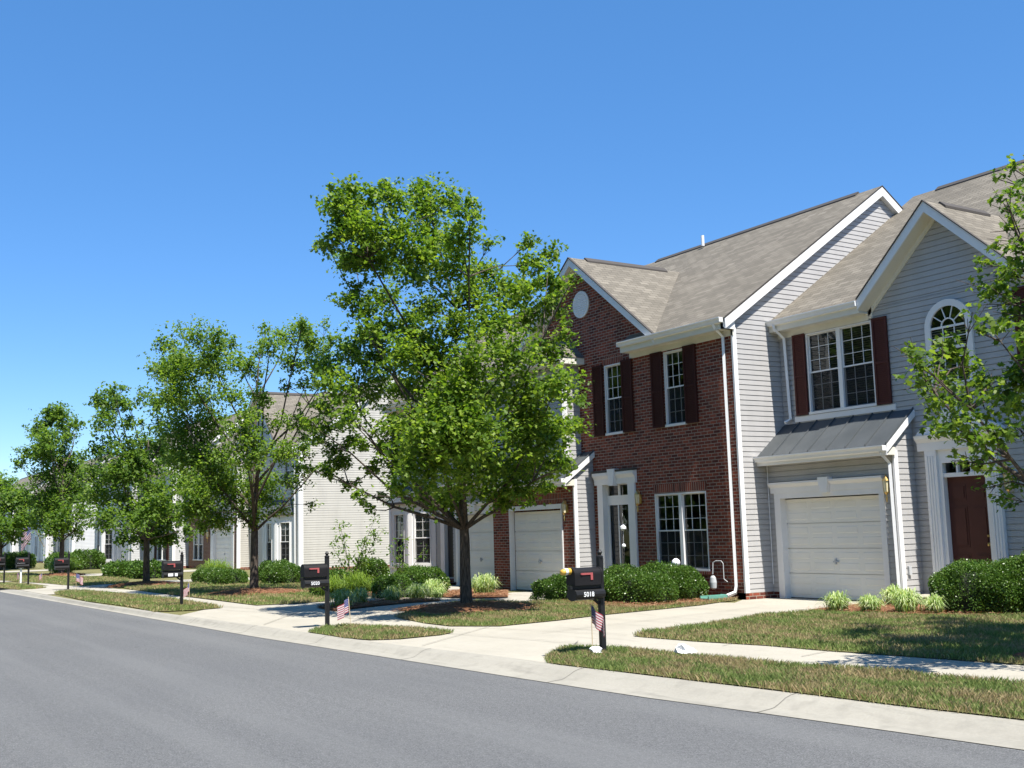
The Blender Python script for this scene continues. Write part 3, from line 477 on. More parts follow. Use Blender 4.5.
# ---------------------------------------------------------------- building modules
def window(root, f, u0, u1, z0, z1, twin=False, cols=3, rows=3, v=0., blinds=None, casing=.032, arch=False, label=None, curtain=False, screen=True):
    m = MB(); g = MB(); b = MB(); c = casing; V0, V1 = v-.09, v+.028
    m.box(f, u0, u0+c, V0, V1, z0, z1); m.box(f, u1-c, u1, V0, V1, z0, z1); m.box(f, u0+c, u1-c, V0, V1, z1-c, z1); m.box(f, u0-.02, u1+.02, V0, V1+.02, z0-.03, z0+c*.8)
    spans = [(u0+c, u1-c)]
    if twin: um = (u0+u1)/2; m.box(f, um-.055, um+.055, V0, V1-.006, z0+c*.8, z1-c); spans = [(u0+c, um-.055), (um+.055, u1-c)]
    zm = (z0+z1)/2
    for a, e in spans:
        for k, (za, zb, vv) in enumerate(((zm, z1-c, v-.03), (z0+c*.8, zm+.03, v-.055))):
            s_ = .02; m.box(f, a, a+s_, vv-.02, vv, za, zb); m.box(f, e-s_, e, vv-.02, vv, za, zb); m.box(f, a+s_, e-s_, vv-.02, vv, zb-s_, zb); m.box(f, a+s_, e-s_, vv-.02, vv+(.008 if k == 0 else 0), za, za+s_+.012)
            for i in range(1, cols): u = a+(e-a)*i/cols; m.box(f, u-.0055, u+.0055, vv-.016, vv-.003, za+s_, zb-s_)
            for j in range(1, rows): z = za+(zb-za)*j/rows; m.box(f, a+s_, e-s_, vv-.0165, vv-.0035, z-.0055, z+.0055)
            g.face([f(a, vv-.018, za), f(e, vv-.018, za), f(e, vv-.018, zb), f(a, vv-.018, zb)])
            if curtain and (k == 0 or curtain == 2):
                n = 14
                for i in range(n): ua, ub = a+(e-a)*i/n, a+(e-a)*(i+1)/n; b.face([f(ua, vv-.1-(i % 2)*.03, za), f(ub, vv-.1-((i+1) % 2)*.03, za), f(ub, vv-.1-((i+1) % 2)*.03, zb), f(ua, vv-.1-(i % 2)*.03, zb)])
        if blinds:
            z = z1-c-.03; zl = z0+(z1-z0)*(1-blinds)
            while z > zl: b.solid([f(a, v-.125, z), f(e, v-.125, z), f(e, v-.085, z+.018), f(a, v-.085, z+.018)], [f(a, v-.125, z+.003), f(e, v-.125, z+.003), f(e, v-.085, z+.021), f(a, v-.085, z+.021)]); z -= .05
    w = build('window', m, M['trim'], root, label=label); build('pane', g, M['glass'], w)
    sc = MB()
    for a, e in spans: sc.face([f(a, v-.03, z0+c*.8), f(e, v-.03, z0+c*.8), f(e, v-.03, zm), f(a, v-.03, zm)])
    if screen: build('insect_screen', sc, M['screen'], w)
    if b.f: build('blind' if blinds else 'curtain', b, M['blind'], w)
    return w
def shutter(root, f, u0, u1, z0, z1, mat='shutter', v=.02):
    m = MB(); s = .05; m.box(f, u0, u1, v, v+.025, z0, z1)
    zm = z0+(z1-z0)*.48
    for a, b in ((z0, z0+s), (zm-s/2, zm+s/2), (z1-s, z1)): m.box(f, u0, u1, v+.025, v+.045, a, b)
    m.box(f, u0, u0+s, v+.0255, v+.0455, z0+s, z1-s); m.box(f, u1-s, u1, v+.0255, v+.0455, z0+s, z1-s)
    for a, b in ((z0+s, zm-s/2), (zm+s/2, z1-s)):
        z = a+.03
        while z < b-.02: m.box(f, u0+s, u1-s, v+.025, v+.034, z, z+.022); z += .04
    return build('shutter', m, M[mat], root)
def soldier(root, f, u0, u1, z0, z1):
    m = MB(); m.box(f, u0, u1, -.05, .006, z0, z1); return build('soldier_course', m, M['soldier'], root)
def garage_door(root, f, u0, u1, z0, z1, v=-.13):
    u0, u1 = u0-.045, u1+.045; m = MB(); h = (z1-z0)/4
    for k in range(4):
        a, b = z0+k*h, z0+(k+1)*h; m.box(f, u0, u1, v-.045, v, a+.006, b-.006)
        m.box(f, u0, u1, v-.055, v-.035, a, b)
        n = 4; w = (u1-u0)/n
        for i in range(n):
            p, q = u0+i*w+.06, u0+(i+1)*w-.06
            for y0, y1 in ((a+.075, a+.235), (b-.225, b-.075)): m.solid([f(p, v-.001, y0), f(q, v-.001, y0), f(q, v-.001, y1), f(p, v-.001, y1)], [f(p+.015, v+.006, y0+.02), f(q-.015, v+.006, y0+.02), f(q-.015, v+.006, y1-.02), f(p+.015, v+.006, y1-.02)])
    d = build('garage_door', m, M['garage'], root)
    m = MB(); um = (u0+u1)/2; m.box(f, um-.07, um+.07, v+.002, v+.03, z0+h*1.45, z0+h*1.45+.03); m.box(f, um-.012, um+.012, v+.002, v+.05, z0+h*1.45-.04, z0+h*1.45+.07); build('handle', m, M['grey'], d)
    m = MB(); m.box(f, u0, u1, v-.03, v+.004, z0-.02, z0+.015); build('weather_seal', m, M['vent'], d); return d
def garage_trim(root, f, u0, u1, z1, crown=True, wl=.11, wr=.11, v=.03):
    m = MB(); m.box(f, u0-wl, u0, -.14, v, .0, z1); m.box(f, u1, u1+wr, -.14, v, .0, z1); m.box(f, u0-wl, u1+wr, -.14, v+.004, z1, z1+.12)
    if crown:
        m.run(f, [(-.02, z1+.12), (v+.02, z1+.12), (v+.03, z1+.24), (v+.10, z1+.31), (v+.10, z1+.35), (-.02, z1+.36)], u0-wl-.08, u1+wr+.04)
        um = (u0+u1)/2+.02; m.prism(f, [(um-.09, z1+.08), (um+.09, z1+.08), (um+.14, z1+.40), (um-.14, z1+.40)], 0, v+.13)
    return build('garage_trim', m, M['trim'], root)
def sconce(root, f, u, z, v=.0, s=1.):
    m = MB(); c = f(u, v+.11, z); m.lathe(c, [(.055*s, .14*s), (.075*s, .12*s), (.02*s, .2*s)], 8); m.lathe(c, [(.012*s, -.30*s), (.02*s, -.22*s), (.012*s, -.16*s), (.05*s, -.12*s), (.055*s, -.10*s)], 8)
    for k in range(4): a = math.pi/2*k+.78; m.tube([(c[0]+.05*s*math.cos(a), c[1]+.05*s*math.sin(a), c[2]-.10*s), (c[0]+.065*s*math.cos(a), c[1]+.065*s*math.sin(a), c[2]+.13*s)], .006*s, 4)
    m.box(f, u-.04, u+.04, v, v+.02, z-.1, z+.12); m.tube([f(u, v+.01, z), f(u, v+.05, z+.2*s), f(u, v+.11, z+.24*s), f(u, v+.11, z+.19*s)], .008, 5)
    o = build('wall_lantern', m, M['brass'], root); g = MB(); g.lathe(c, [(.04*s, -.10*s), (.055*s, .12*s)], 8); build('lamp_glass', g, M['lampglass'], o); return o
def gutter(root, f, u0, u1, z, v):                   # v: back of the gutter, z: its lip
    m = MB(); m.run(f, [(v, z-.11), (v+.07, z-.11), (v+.085, z-.06), (v+.12, z-.02), (v+.12, z), (v+.108, z), (v+.07, z-.05), (v+.06, z-.10), (v+.01, z-.10), (v+.006, z)], u0, u1)
    for u in (u0, u1): m.box(f, u-.003, u+.003, v, v+.115, z-.105, z-.002)
    return build('gutter', m, M['gutter'], root)
def downspout(root, pts, r=.042):
    m = MB(); m.tube(pts, r, 4); return build('downspout', m, M['gutter'], root)
def seam_roof(root, f, u0, u1, v_in, v_out, z_in, z_out, step=.42, rake=(1, 1)):
    m = MB(); P = lambda u, t, dz: f(u, v_in+(v_out-v_in)*t, z_in+(z_out-z_in)*t+dz)
    m.solid([P(u0, 0, -.03), P(u1, 0, -.03), P(u1, 1, -.03), P(u0, 1, -.03)], [P(u0, 0, 0), P(u1, 0, 0), P(u1, 1, 0), P(u0, 1, 0)])
    n = max(2, round((u1-u0)/step))
    for i in range(n+1): u = u0+.015+(u1-u0-.03)*i/n; m.solid([P(u-.011, 0, 0), P(u+.011, 0, 0), P(u+.011, 1, 0), P(u-.011, 1, 0)], [P(u-.008, 0, .04), P(u+.008, 0, .04), P(u+.008, 1, .04), P(u-.008, 1, .04)])
    r = build('canopy_roof', m, M['metal'], root)
    return r
def shed(root, f, u0, u1, v_wall_out, v_out, z_top, z_eave, right=True, left=False, step=.42):
    # lean-to roof from the wall (v=0) to v_out, front wall of the block at v_wall_out
    r = seam_roof(root, f, u0, u1, 0, v_out, z_top, z_eave, step)
    m = MB(); m.run(f, [(v_wall_out+.012, z_eave-.20), (v_out-.02, z_eave-.20), (v_out-.02, z_eave-.04), (v_wall_out+.012, z_eave-.05)], u0+.02, u1-.02); build('soffit', m, M['cream'], root)
    m = MB(); s = (z_top-z_eave)/v_out
    for ok, ue in ((right, u1), (left, u0)):
        if ok:
            d = .012 if ue == u1 else -.012; fr = lambda vv, z, uu: f(uu, vv, z)
            a, b = sorted((ue-d*2, ue+d)); m.solid([f(a, 0, z_top-.16), f(a, v_out, z_eave-.16), f(a, v_out, z_eave-.012), f(a, 0, z_top-.012)], [f(b, 0, z_top-.16), f(b, v_out, z_eave-.16), f(b, v_out, z_eave-.012), f(b, 0, z_top-.012)])
    m.run(f, [(v_out-.02, z_eave-.21), (v_out+.01, z_eave-.21), (v_out+.01, z_eave-.035), (v_out-.02, z_eave-.035)], u0, u1)
    build('fascia', m, M['trim'], root); gutter(root, f, u0, u1, z_eave-.015, v_out+.011)
    return r
def corner_board(root, f, u0, u1, z0, z1, v=.03):
    m = MB(); m.box(f, u0, u1, -.01, v, z0, z1); return build('corner_board', m, M['trim'], root)
def rake(root, f, pts, v0, v1, h=.2, name='fascia', mat='trim', parent=None):
    m = MB()
    for (ua, za), (ub, zb) in zip(pts, pts[1:]): m.prism(f, [(ua, za-h), (ub, zb-h), (ub, zb), (ua, za)], v0, v1)
    return build(name, m, M[mat], parent or root)
def main_roof(root, x0, x1, ye, ze, yr, zr, skip=None):
    # skip: stretch (xa, xb) under a front gable, where the slope starts behind the wall instead of over an eave
    m = MB(); t = .035; yb = 2*yr-ye; sl = (zr-ze)/(yr-ye)
    for a, b, y in ([(x0, x1, ye)] if not skip else [(x0, skip[0], ye), (skip[0], skip[1], ye+.33), (skip[1], x1, ye)]):
        if b-a > .01: z = ze+(y-ye)*sl; m.slab([(a, y, z), (b, y, z), (b, yr, zr), (a, yr, zr)], t)
    m.slab([(x0, yr, zr), (x1, yr, zr), (x1, yb, ze), (x0, yb, ze)], t)
    r = build('roof', m, M['shingle'], root)
    m = MB(); a, b = x0+.75, x1-.75; m.slab([(a, yr-.13, zr-.05), (b, yr-.13, zr-.05), (b, yr, zr+.055), (a, yr, zr+.055)], .05); m.slab([(a, yr, zr+.055), (b, yr, zr+.055), (b, yr+.13, zr-.05), (a, yr+.13, zr-.05)], .05); build('ridge_vent', m, M['vent'], r)
    return r
def cross_gable(root, roof, xc, za, slope, zlow, yf, ye, ze, ms, vent=True, left=True, over=.012):
    # gable roof on a ridge running back from the front plane yf until it dies into the main slope
    hw = (za-zlow)/slope; yb = ye+(za-ze)/ms; yl = ye+(zlow-ze)/ms; m = MB(); o = over
    m.solid(*[[(xc, yf, za+o-t), (xc+hw, yf, zlow+o-t), (xc+hw, max(yl, yf+.02), zlow+o-t), (xc, yb, za+o-t)][::-1] for t in (.12, 0)])
    m.solid(*[[(xc, yf, za+o-t), (xc-hw, yf, zlow+o-t), (xc-hw, max(yl, yf+.02), zlow+o-t), (xc, yb, za+o-t)] for t in (.12, 0)])
    g = build('gable_roof', m, M['shingle_x'], roof)
    if vent:
        m = MB(); a, b = yf+.5, yb-.55
        for s in (1, -1): m.solid([(xc, a, za+.01), (xc+s*.13, a, za-.09), (xc+s*.13, b, za-.09), (xc, b, za+.01)], [(xc, a, za+.07), (xc+s*.13, a, za-.04), (xc+s*.13, b, za-.04), (xc, b, za+.07)])
        build('ridge_vent', m, M['vent'], roof)
    f = F(0, yf, 0); fr = MB()
    for s in (-1, 1):
        fr.prism(f, [(xc, za-.22), (xc+s*hw, zlow-.22), (xc+s*hw, zlow+o-.02), (xc, za+o-.02)], .0, .035)
    build('fascia', fr, M['trim'], roof)
    dk = MB()
    for s in (-1, 1): dk.prism(f, [(xc, za+o-.018), (xc+s*hw, zlow+o-.018), (xc+s*hw, zlow+o+.008), (xc, za+o+.008)], -.02, .06)
    build('drip_edge', dk, M['vent'], roof)
    return hw
def gable_soffit(root, xc, za, slope, zlow, yf, yw, w=None):
    hw = (za-zlow)/slope; m = MB()
    for s in (-1, 1): q = [(xc, yf, za-.2), (xc+s*hw, yf, zlow-.2), (xc+s*hw, yw, zlow-.2), (xc, yw, za-.2)]; m.solid([(x, y, z-.02) for x, y, z in q], [(x, y, z) for x, y, z in q])
    build('gable_soffit', m, M['cream'], root)
    fz = MB(); f = F(0, yw, 0)                       # frieze board under the slope
    for s in (-1, 1): fz.prism(f, [(xc, za-.34), (xc+s*hw, zlow-.34), (xc+s*hw, zlow-.22), (xc, za-.22)], 0, .035)
    build('frieze', fz, M['cream'], root)
def bay(root, xl, xa, xb, xr, yw, d, zb, zt, ztop, front_cols=2, curtain=False):
    # splayed bay: wall points xl and xr, front face xa..xb standing d in front of the wall
    m = MB(); pts = [(xl, yw), (xa, yw-d), (xb, yw-d), (xr, yw)]
    for (x0, y0), (x1, y1) in zip(pts, pts[1:]):
        L = math.hypot(x1-x0, y1-y0); f = F(x0, y0, math.degrees(math.atan2(y1-y0, x1-x0))); w = min(.62, L-.34) if L < 1.2 else min(.8, L-.4); c = L/2
        m.siding(f, [(0, 0), (L, 0), (L, zt), (0, zt)], [(c-w/2, c+w/2, zb, zt-.38)], course=None); m.box(f, 0, .13, -.02, .035, .15, zt); m.box(f, L-.13, L, -.02, .036, .15, zt)
        m.box(f, .13, L-.13, -.02, .02, zt-.25, zt); m.box(f, .1, L-.1, -.02, .045, zb-.12, zb-.04)
        window(root, f, c-w/2, c+w/2, zb, zt-.38, cols=2, rows=3, curtain=curtain, v=.0)
    build('bay_window', m, M['trim'], root)
    o = .14; pe = [(xl-o*1.2, yw, zt), (xa-o*.6, yw-d-o, zt), (xb+o*.6, yw-d-o, zt), (xr+o*1.2, yw, zt)]; ti = [(xl+.35, yw, ztop), (xa+.12, yw-.02, ztop), (xb-.12, yw-.02, ztop), (xr-.35, yw, ztop)]
    m = MB()
    for i in range(3): m.face([pe[i], pe[i+1], ti[i+1], ti[i]])
    m.face([(x, y, z-.004) for x, y, z in pe])
    for i in range(3):
        k = 2 if i != 1 else 3
        for j in range(k+1):
            t = j/k; a = Vector(pe[i]).lerp(Vector(pe[i+1]), t); b = Vector(ti[i]).lerp(Vector(ti[i+1]), t); m.tube([a+Vector((0, 0, .015)), b+Vector((0, 0, .015))], .014, 4)
    build('bay_roof', m, M['metal'], root)
    m = MB()
    for i in range(3):
        a, b = Vector(pe[i]), Vector(pe[i+1]); m.solid([tuple(a+Vector((0, 0, -.07))), tuple(b+Vector((0, 0, -.07))), (b.x, b.y+.05, b.z-.07), (a.x, a.y+.05, a.z-.07)], [tuple(a), tuple(b), (b.x, b.y+.05, b.z), (a.x, a.y+.05, a.z)])
    build('fascia', m, M['vent'], root)
# ---------------------------------------------------------------- the houses
def shell(root, x0, x1, yw, front, side, holes, ze=6.18, slope=.68, half=5.6, gut=None, front_course=.115, zb=.15, top=None, skip=None, side_holes=(), rake=True):
    ye = yw-.31; yr = ye+half; zr = ze+slope*half; yb = 2*yr-ye-.3; f = F(0, yw, 0); top = top or ze-.14
    m = MB(); m.siding(f, [(x0, zb), (x1, zb), (x1, top), (x0, top)], holes, course=front_course); w = build('wall', m, M[front], root)
    zs = max(zb, .15); zt = lambda y: ze-.12+slope*(min(y, 2*yr-y)-ye)
    m = MB(); g = F(x1, 0, 90); m.siding(g, [(yw, zs), (yb, zs), (yb, zt(yb)), (yr, zr-.12), (yw, zt(yw))], side_holes)
    g = F(x0, 0, -90); m.siding(g, [(-yb, zb), (-yw, zb), (-yw, zt(yw)), (-yr, zr-.12), (-yb, zt(yb))])
    g = F(x1, yb, 180); m.siding(g, [(0, zb), (x1-x0, zb), (x1-x0, ze-.1), (0, ze-.1)], course=None); build('side_wall', m, M[side], root)
    r = main_roof(root, x0-.02, x1+.14, ye, ze, yr, zr, skip)
    g = F(x1, 0, 90)
    m = MB(); m.prism(g, [(ye, ze-.26), (yr, zr-.26), (yr, zr-.036), (ye, ze-.036)], .11, .138); m.prism(g, [(yr, zr-.26), (2*yr-ye, ze-.26), (2*yr-ye, ze-.036), (yr, zr-.036)], .11, .138)
    m.prism(g, [(ye, ze-.25), (yr, zr-.25), (yr, zr-.22), (ye, ze-.22)], .0, .11); m.prism(g, [(yr, zr-.25), (2*yr-ye, ze-.25), (2*yr-ye, ze-.22), (yr, zr-.22)], .0, .11)
    if not rake: m = MB()
    m.prism(g, [(ye+.0, ze-.25), (yw+.02, ze-.25), (yw+.02, ze-.12+slope*.3), (ye, ze-.12)], -.02, .088); build('rake_board', m, M['trim'], root)
    m = MB(); m.prism(g, [(ye-.01, ze-.012), (yr, zr-.012), (yr, zr+.008), (ye-.01, ze+.008)], .135, .15); m.prism(g, [(yr, zr-.012), (2*yr-ye, ze-.012), (2*yr-ye, ze+.008), (yr, zr+.008)], .135, .15); build('drip_edge', m, M['vent'], root)
    for a, b in (gut or [(x0, x1+.1)]):
        m = MB(); m.box(f, a, b, .031, .31, ze-.25, ze-.19); m.box(f, a, b, .285, .31, ze-.19, ze-.04); m.box(f, a, b, 0, .03, ze-.38, ze-.19); build('soffit', m, M['cream'], root)
        gutter(root, f, a, b, ze-.0, .311)
    m = MB(); m.box(f, x0, x1, -.25, (.006 if zb else -.01), -.1, max(zb, .02)); m.box(F(x1, 0, 90), yw, yb, -.25, .0055, -.1, zs); build('foundation', m, M['brick'], root)
    return f, w, r, (ye, ze, yr, zr)

# ---- A: dark brick front with a gable over its left half
A = thing('brick_townhouse', 'dark red brick townhouse with round gable vent and white paired ground floor window', 'townhouse', (-22.7, 17.43, 0))
xa0, xa1, ya = -27.4, -18.06, 17.43
holesA = [(-20.97, -19.16, .62, 2.40), (-20.42, -19.70, 4.0, 5.77), (-22.77, -22.05, 4.0, 5.77), (-23.0, -21.93, 0, 2.82)]
f, wA, roofA, (ye, ze, yr, zr) = shell(A, xa0, xa1, ya, 'brick', 'sid_grey', holesA, gut=[(-21.69, -18.0)], front_course=None, zb=0, skip=(-27.42, -21.69))
m = MB(); m.siding(f, [(-27.05, 6.04), (-20.3, 6.04), (-23.71, 8.66)], [], course=None); build('gable_wall', m, M['brick'], A)
cross_gable(A, roofA, -23.71, 8.80, .78, 6.19, 17.13, ye, ze, .68); gable_soffit(A, -23.71, 8.80, .78, 6.19, 17.135, 17.43)
m = MB(); m.box(F(0, ya, 0), -23.5, -21.69, 0.0, .006, 6.0, 6.3); build('brick_band', m, M['brick'], A)
m = MB(); n = 28; c = (-23.66, ya, 7.55)             # round louvred vent
ring = [(c[0]+.36*math.cos(2*math.pi*k/n), c[2]+.36*math.sin(2*math.pi*k/n)) for k in range(n)]; m.prism(f, ring, 0, .03)
z = c[2]-.27
while z < c[2]+.27: w = math.sqrt(.30**2-(z-c[2])**2); m.run(f, [(.03, z), (.045, z), (.03, z+.04)], c[0]-w, c[0]+w); z += .06
build('gable_vent', m, M['trim'], A)
window(A, f, -20.97, -19.16, .62, 2.40, twin=True, v=-.02); soldier(A, f, -21.0, -19.13, 2.41, 2.62)
window(A, f, -20.42, -19.70, 4.0, 5.77, v=-.02); window(A, f, -22.77, -22.05, 4.0, 5.77, v=-.02); soldier(A, f, -22.85, -21.97, 5.785, 6.0)
for a, b in ((-20.86, -20.45), (-19.67, -19.26), (-23.22, -22.81), (-22.02, -21.61)): shutter(A, f, a, b, 3.98, 5.80, 'shutter_dark')
m = MB(); m.box(f, -21.05, -19.08, -.02, .03, .53, .6); build('sill', m, M['soldier'], A)
corner_board(A, F(xa1, 0, 90), 17.40, 17.52, .15, 5.98, .04)
# door of the brick house: deep white surround, glazed door and transom
m = MB(); m.box(f, -23.20, -22.98, -.02, .05, 0, 2.80); m.box(f, -21.95, -21.68, -.02, .05, 0, 2.80); m.box(f, -23.0, -22.97, -.15, -.02, 0, 2.82); m.box(f, -21.96, -21.93, -.15, -.02, 0, 2.82)
m.box(f, -22.97, -21.96, -.15, -.02, 2.79, 2.82); m.run(f, [(-.02, 2.72), (.06, 2.72), (.07, 2.86), (.13, 2.95), (.13, 3.02), (-.02, 3.04)], -23.30, -21.62); m.prism(f, [(-22.55, 2.68), (-22.38, 2.68), (-22.32, 3.1), (-22.61, 3.1)], 0, .17)
m.box(f, -22.97, -22.93, -.15, -.09, 0, 2.79); m.box(f, -21.99, -21.96, -.15, -.09, 0, 2.79); m.box(f, -22.93, -21.99, -.15, -.09, 2.28, 2.44); m.box(f, -22.93, -21.99, -.15, -.09, 2.70, 2.79); m.box(f, -22.52, -22.45, -.15, -.10, 2.44, 2.70)
build('door_surround', m, M['trim'], A)
m = MB(); m.box(f, -22.95, -21.97, -.20, -.145, .12, 2.8); d = build('door', m, M['darkdoor'], A)
m = MB(); m.box(f, -22.93, -22.90, -.13, -.095, .14, 2.28); m.box(f, -22.03, -21.99, -.13, -.095, .14, 2.28); m.box(f, -22.90, -22.03, -.13, -.095, 2.2, 2.28); m.box(f, -22.90, -22.03, -.13, -.095, .14, .34); m.box(f, -22.56, -22.52, -.13, -.10, .34, 2.2); m.box(f, -22.05, -22.02, -.095, -.04, 1.05, 1.15); build('storm_door', m, M['trim'], A)
m = MB(); m.face([f(-22.90, -.12, .34), f(-22.03, -.12, .34), f(-22.03, -.12, 2.2), f(-22.90, -.12, 2.2)]); m.face([f(-22.93, -.135, 2.44), f(-21.99, -.135, 2.44), f(-21.99, -.135, 2.7), f(-22.93, -.135, 2.7)]); build('pane', m, M['glass'], A)
m = MB(); m.box(f, -23.3, -21.6, -.3, .55, 0, .12); build('step', m, M['concrete'], A)
m = MB(); m.box(f, -23.32, -21.60, 0, .14, 3.03, 3.075); build('door_top_strip', m, M['vent'], A)  # thin dark strip along the top of the door crown
sconce(A, f, -21.50, 2.30)
downspout(A, [f(-18.28, .36, 6.07), f(-18.28, .30, 5.98), f(-18.28, .07, 5.80), f(-18.28, .06, .3), f(-18.28, .10, .16), f(-18.28, .34, .1)])
# its garage block
fg = F(0, 16.80, 0); m = MB(); m.siding(fg, [(-27.4, 0), (-23.41, 0), (-23.41, 3.0), (-27.4, 3.0)], [(-26.50, -24.0, 0, 2.2)], course=None); build('garage_wall', m, M['brick'], A)
m = MB(); m.siding(F(-23.41, 0, 90), [(16.80, .12), (17.43, .12), (17.43, 3.42), (16.80, 2.96)]); build('garage_side_wall', m, M['sid_grey'], A)
corner_board(A, F(-23.41, 0, 90), 16.77, 16.88, .1, 2.9, .035); soldier(A, fg, -26.6, -23.9, 2.33, 2.56)
garage_door(A, fg, -26.42, -24.06, 0.01, 2.13); garage_trim(A, fg, -26.5, -24.0, 2.17, crown=False, wl=.02, wr=.05)
shed(A, F(0, ya, 0), -27.4, -23.33, .63, .95, 3.62, 2.93); sconce(A, fg, -23.72, 2.15)
# small box bay above it, under its own hipped roof
fb = F(0, 16.93, 0); m = MB(); m.siding(fb, [(-26.9, 3.45), (-23.9, 3.45), (-23.9, 5.98), (-26.9, 5.98)], [(-26.1, -24.6, 4.0, 5.77)]); m.siding(F(-23.9, 0, 90), [(16.93, 3.45), (17.43, 3.45), (17.43, 5.98), (16.93, 5.98)]); build('box_bay', m, M['sid_grey'], A)
window(A, fb, -26.1, -24.6, 4.0, 5.77, twin=True); corner_board(A, F(-23.9, 0, 90), 16.9, 17.0, 3.5, 5.98)
m = MB(); e = [(-27.2, 17.43, 6.10), (-27.2, 16.66, 6.10), (-23.6, 16.66, 6.10), (-23.6, 17.43, 6.10)]; t0, t1 = (-26.5, 17.43, 6.72), (-24.3, 17.43, 6.72)
m.face([e[1], e[2], t1, t0]); m.face([e[2], e[3], t1]); m.face([e[0], e[1], t0]); m.face([e[3], e[2], e[1], e[0]]); build('bay_roof', m, M['shingle'], A)
gutter(A, F(0, 16.66, 0), -27.2, -23.6, 6.11, .0); m = MB(); m.box(F(0, 16.66, 0), -27.2, -23.62, -.77, -.001, 5.93, 6.095); build('soffit', m, M['cream'], A)
downspout(A, [(-23.72, 16.62, 6.0), (-23.76, 16.66, 5.9), (-23.85, 16.86, 5.7), (-23.85, 16.87, 3.5)])
m = MB(); m.lathe((-24.3, yr-.25, zr-.1), [(.05, 0), (.05, .32)], 10); build('vent_pipe', m, M['gutter'], roofA)

# ---- C: grey siding, gable with a round-headed window, maroon door
C = thing('siding_townhouse', 'light grey townhouse with maroon shutters, round-headed window and standing seam canopy over its garage', 'townhouse', (-13.6, 18.9, 0))
holesC = [(-17.24, -15.42, 4.02, 5.80), (-13.95, -13.03, .2, 2.70), (-11.75, -10.95, 4.02, 5.80), (-11.9, -10.2, .8, 2.45)]
f, wC, roofC, (ye, ze, yr, zr) = shell(C, -18.12, -9.0, 18.9, 'sid_grey', 'sid_grey', holesC, ze=6.19, slope=.673, half=5.62, gut=[(-18.1, -15.48), (-11.88, -8.9)], skip=(-15.44, -11.92))
m = MB(); m.siding(f, [(-15.46, 6.03), (-11.90, 6.03), (-13.68, 7.66)], []); build('gable_wall', m, M['sid_grey'], C)
cross_gable(C, roofC, -13.68, 7.86, .92, 6.21, 18.56, ye, ze, .673, over=.02); gable_soffit(C, -13.68, 7.86, .92, 6.21, 18.565, 18.9)
m = MB(); m.box(f, -15.50, -15.38, -.01, .035, 5.84, 6.1); build('corner_board', m, M['cream'], C)
window(C, f, -17.24, -15.42, 4.02, 5.80, twin=True, blinds=.93); shutter(C, f, -17.62, -17.27, 4.0, 5.82); shutter(C, f, -15.39, -15.02, 4.0, 5.82)
window(C, f, -11.75, -10.95, 4.02, 5.80, blinds=.5); shutter(C, f, -12.14, -11.78, 4.0, 5.82); shutter(C, f, -10.92, -10.56, 4.0, 5.82); window(C, f, -11.9, -10.2, .8, 2.45, twin=True)
m = MB(); m.box(f, -17.7, -14.95, 0, .03, 3.86, 3.98); build('band_board', m, M['trim'], C)
# round-headed window
xc, zc, ro, ri = -13.57, 5.36, .53, .40; zb_ = 4.25
m = MB(); N = 18
arc = lambda r, k: (xc+r*math.cos(math.pi*k/N), zc+r*math.sin(math.pi*k/N))
for k in range(N): m.prism(f, [arc(ri, k), arc(ro, k), arc(ro, k+1), arc(ri, k+1)], .0, .06)
m.box(f, xc-ro, xc-ri, 0, .06, zb_, zc); m.box(f, xc+ri, xc+ro, 0, .06, zb_, zc); m.box(f, xc-ro-.05, xc+ro+.05, 0, .09, zb_-.1, zb_)
for k in (3.6, 7.2, 10.8, 14.4):
    a = math.pi*k/N; dx, dz = math.cos(a), math.sin(a); m.prism(f, [(xc+.15*dx-.009*dz, zc+.15*dz+.009*dx), (xc+ri*dx-.009*dz, zc+ri*dz+.009*dx), (xc+ri*dx+.009*dz, zc+ri*dz-.009*dx), (xc+.15*dx+.009*dz, zc+.15*dz-.009*dx)], .012, .04)
for k in range(N): m.prism(f, [arc(.14, k), arc(.165, k), arc(.165, k+1), arc(.14, k+1)], .012, .042)
m.box(f, xc-ri, xc+ri, .01, .045, zc-.03, zc+.012); m.box(f, xc-ri, xc+ri, .01, .047, zc-.46, zc-.40)
for q in (-.13, .13): m.box(f, xc+q-.009, xc+q+.009, .012, .038, zb_, zc-.03)
for z in (zc-.22, zc-.62, zc-.85): m.box(f, xc-ri, xc+ri, .012, .0375, z-.009, z+.009)
aw = build('window', m, M['trim'], C)
m = MB(); m.face([f(xc-ri, .022, zb_), f(xc+ri, .022, zb_)]+[f(arc(ri, k)[0], .022, arc(ri, k)[1]) for k in range(N+1)]); build('pane', m, M['glass'], aw)
m = MB(); m.face([f(xc-ri, .018, zb_), f(xc+ri, .018, zb_)]+[f(arc(ri, k)[0], .018, arc(ri, k)[1]) for k in range(N+1)]); build('room_shade_panel', m, M['house_dark'], aw)  # flat panel behind the glass; its dark colour stands in for the unlit interior
m = MB(); z = zb_+.03
while z < zc-.04: m.box(f, xc-ri+.01, xc+ri-.01, .0185, .0205, z, z+.022); z += .05
build('blind', m, M['blind'], aw)
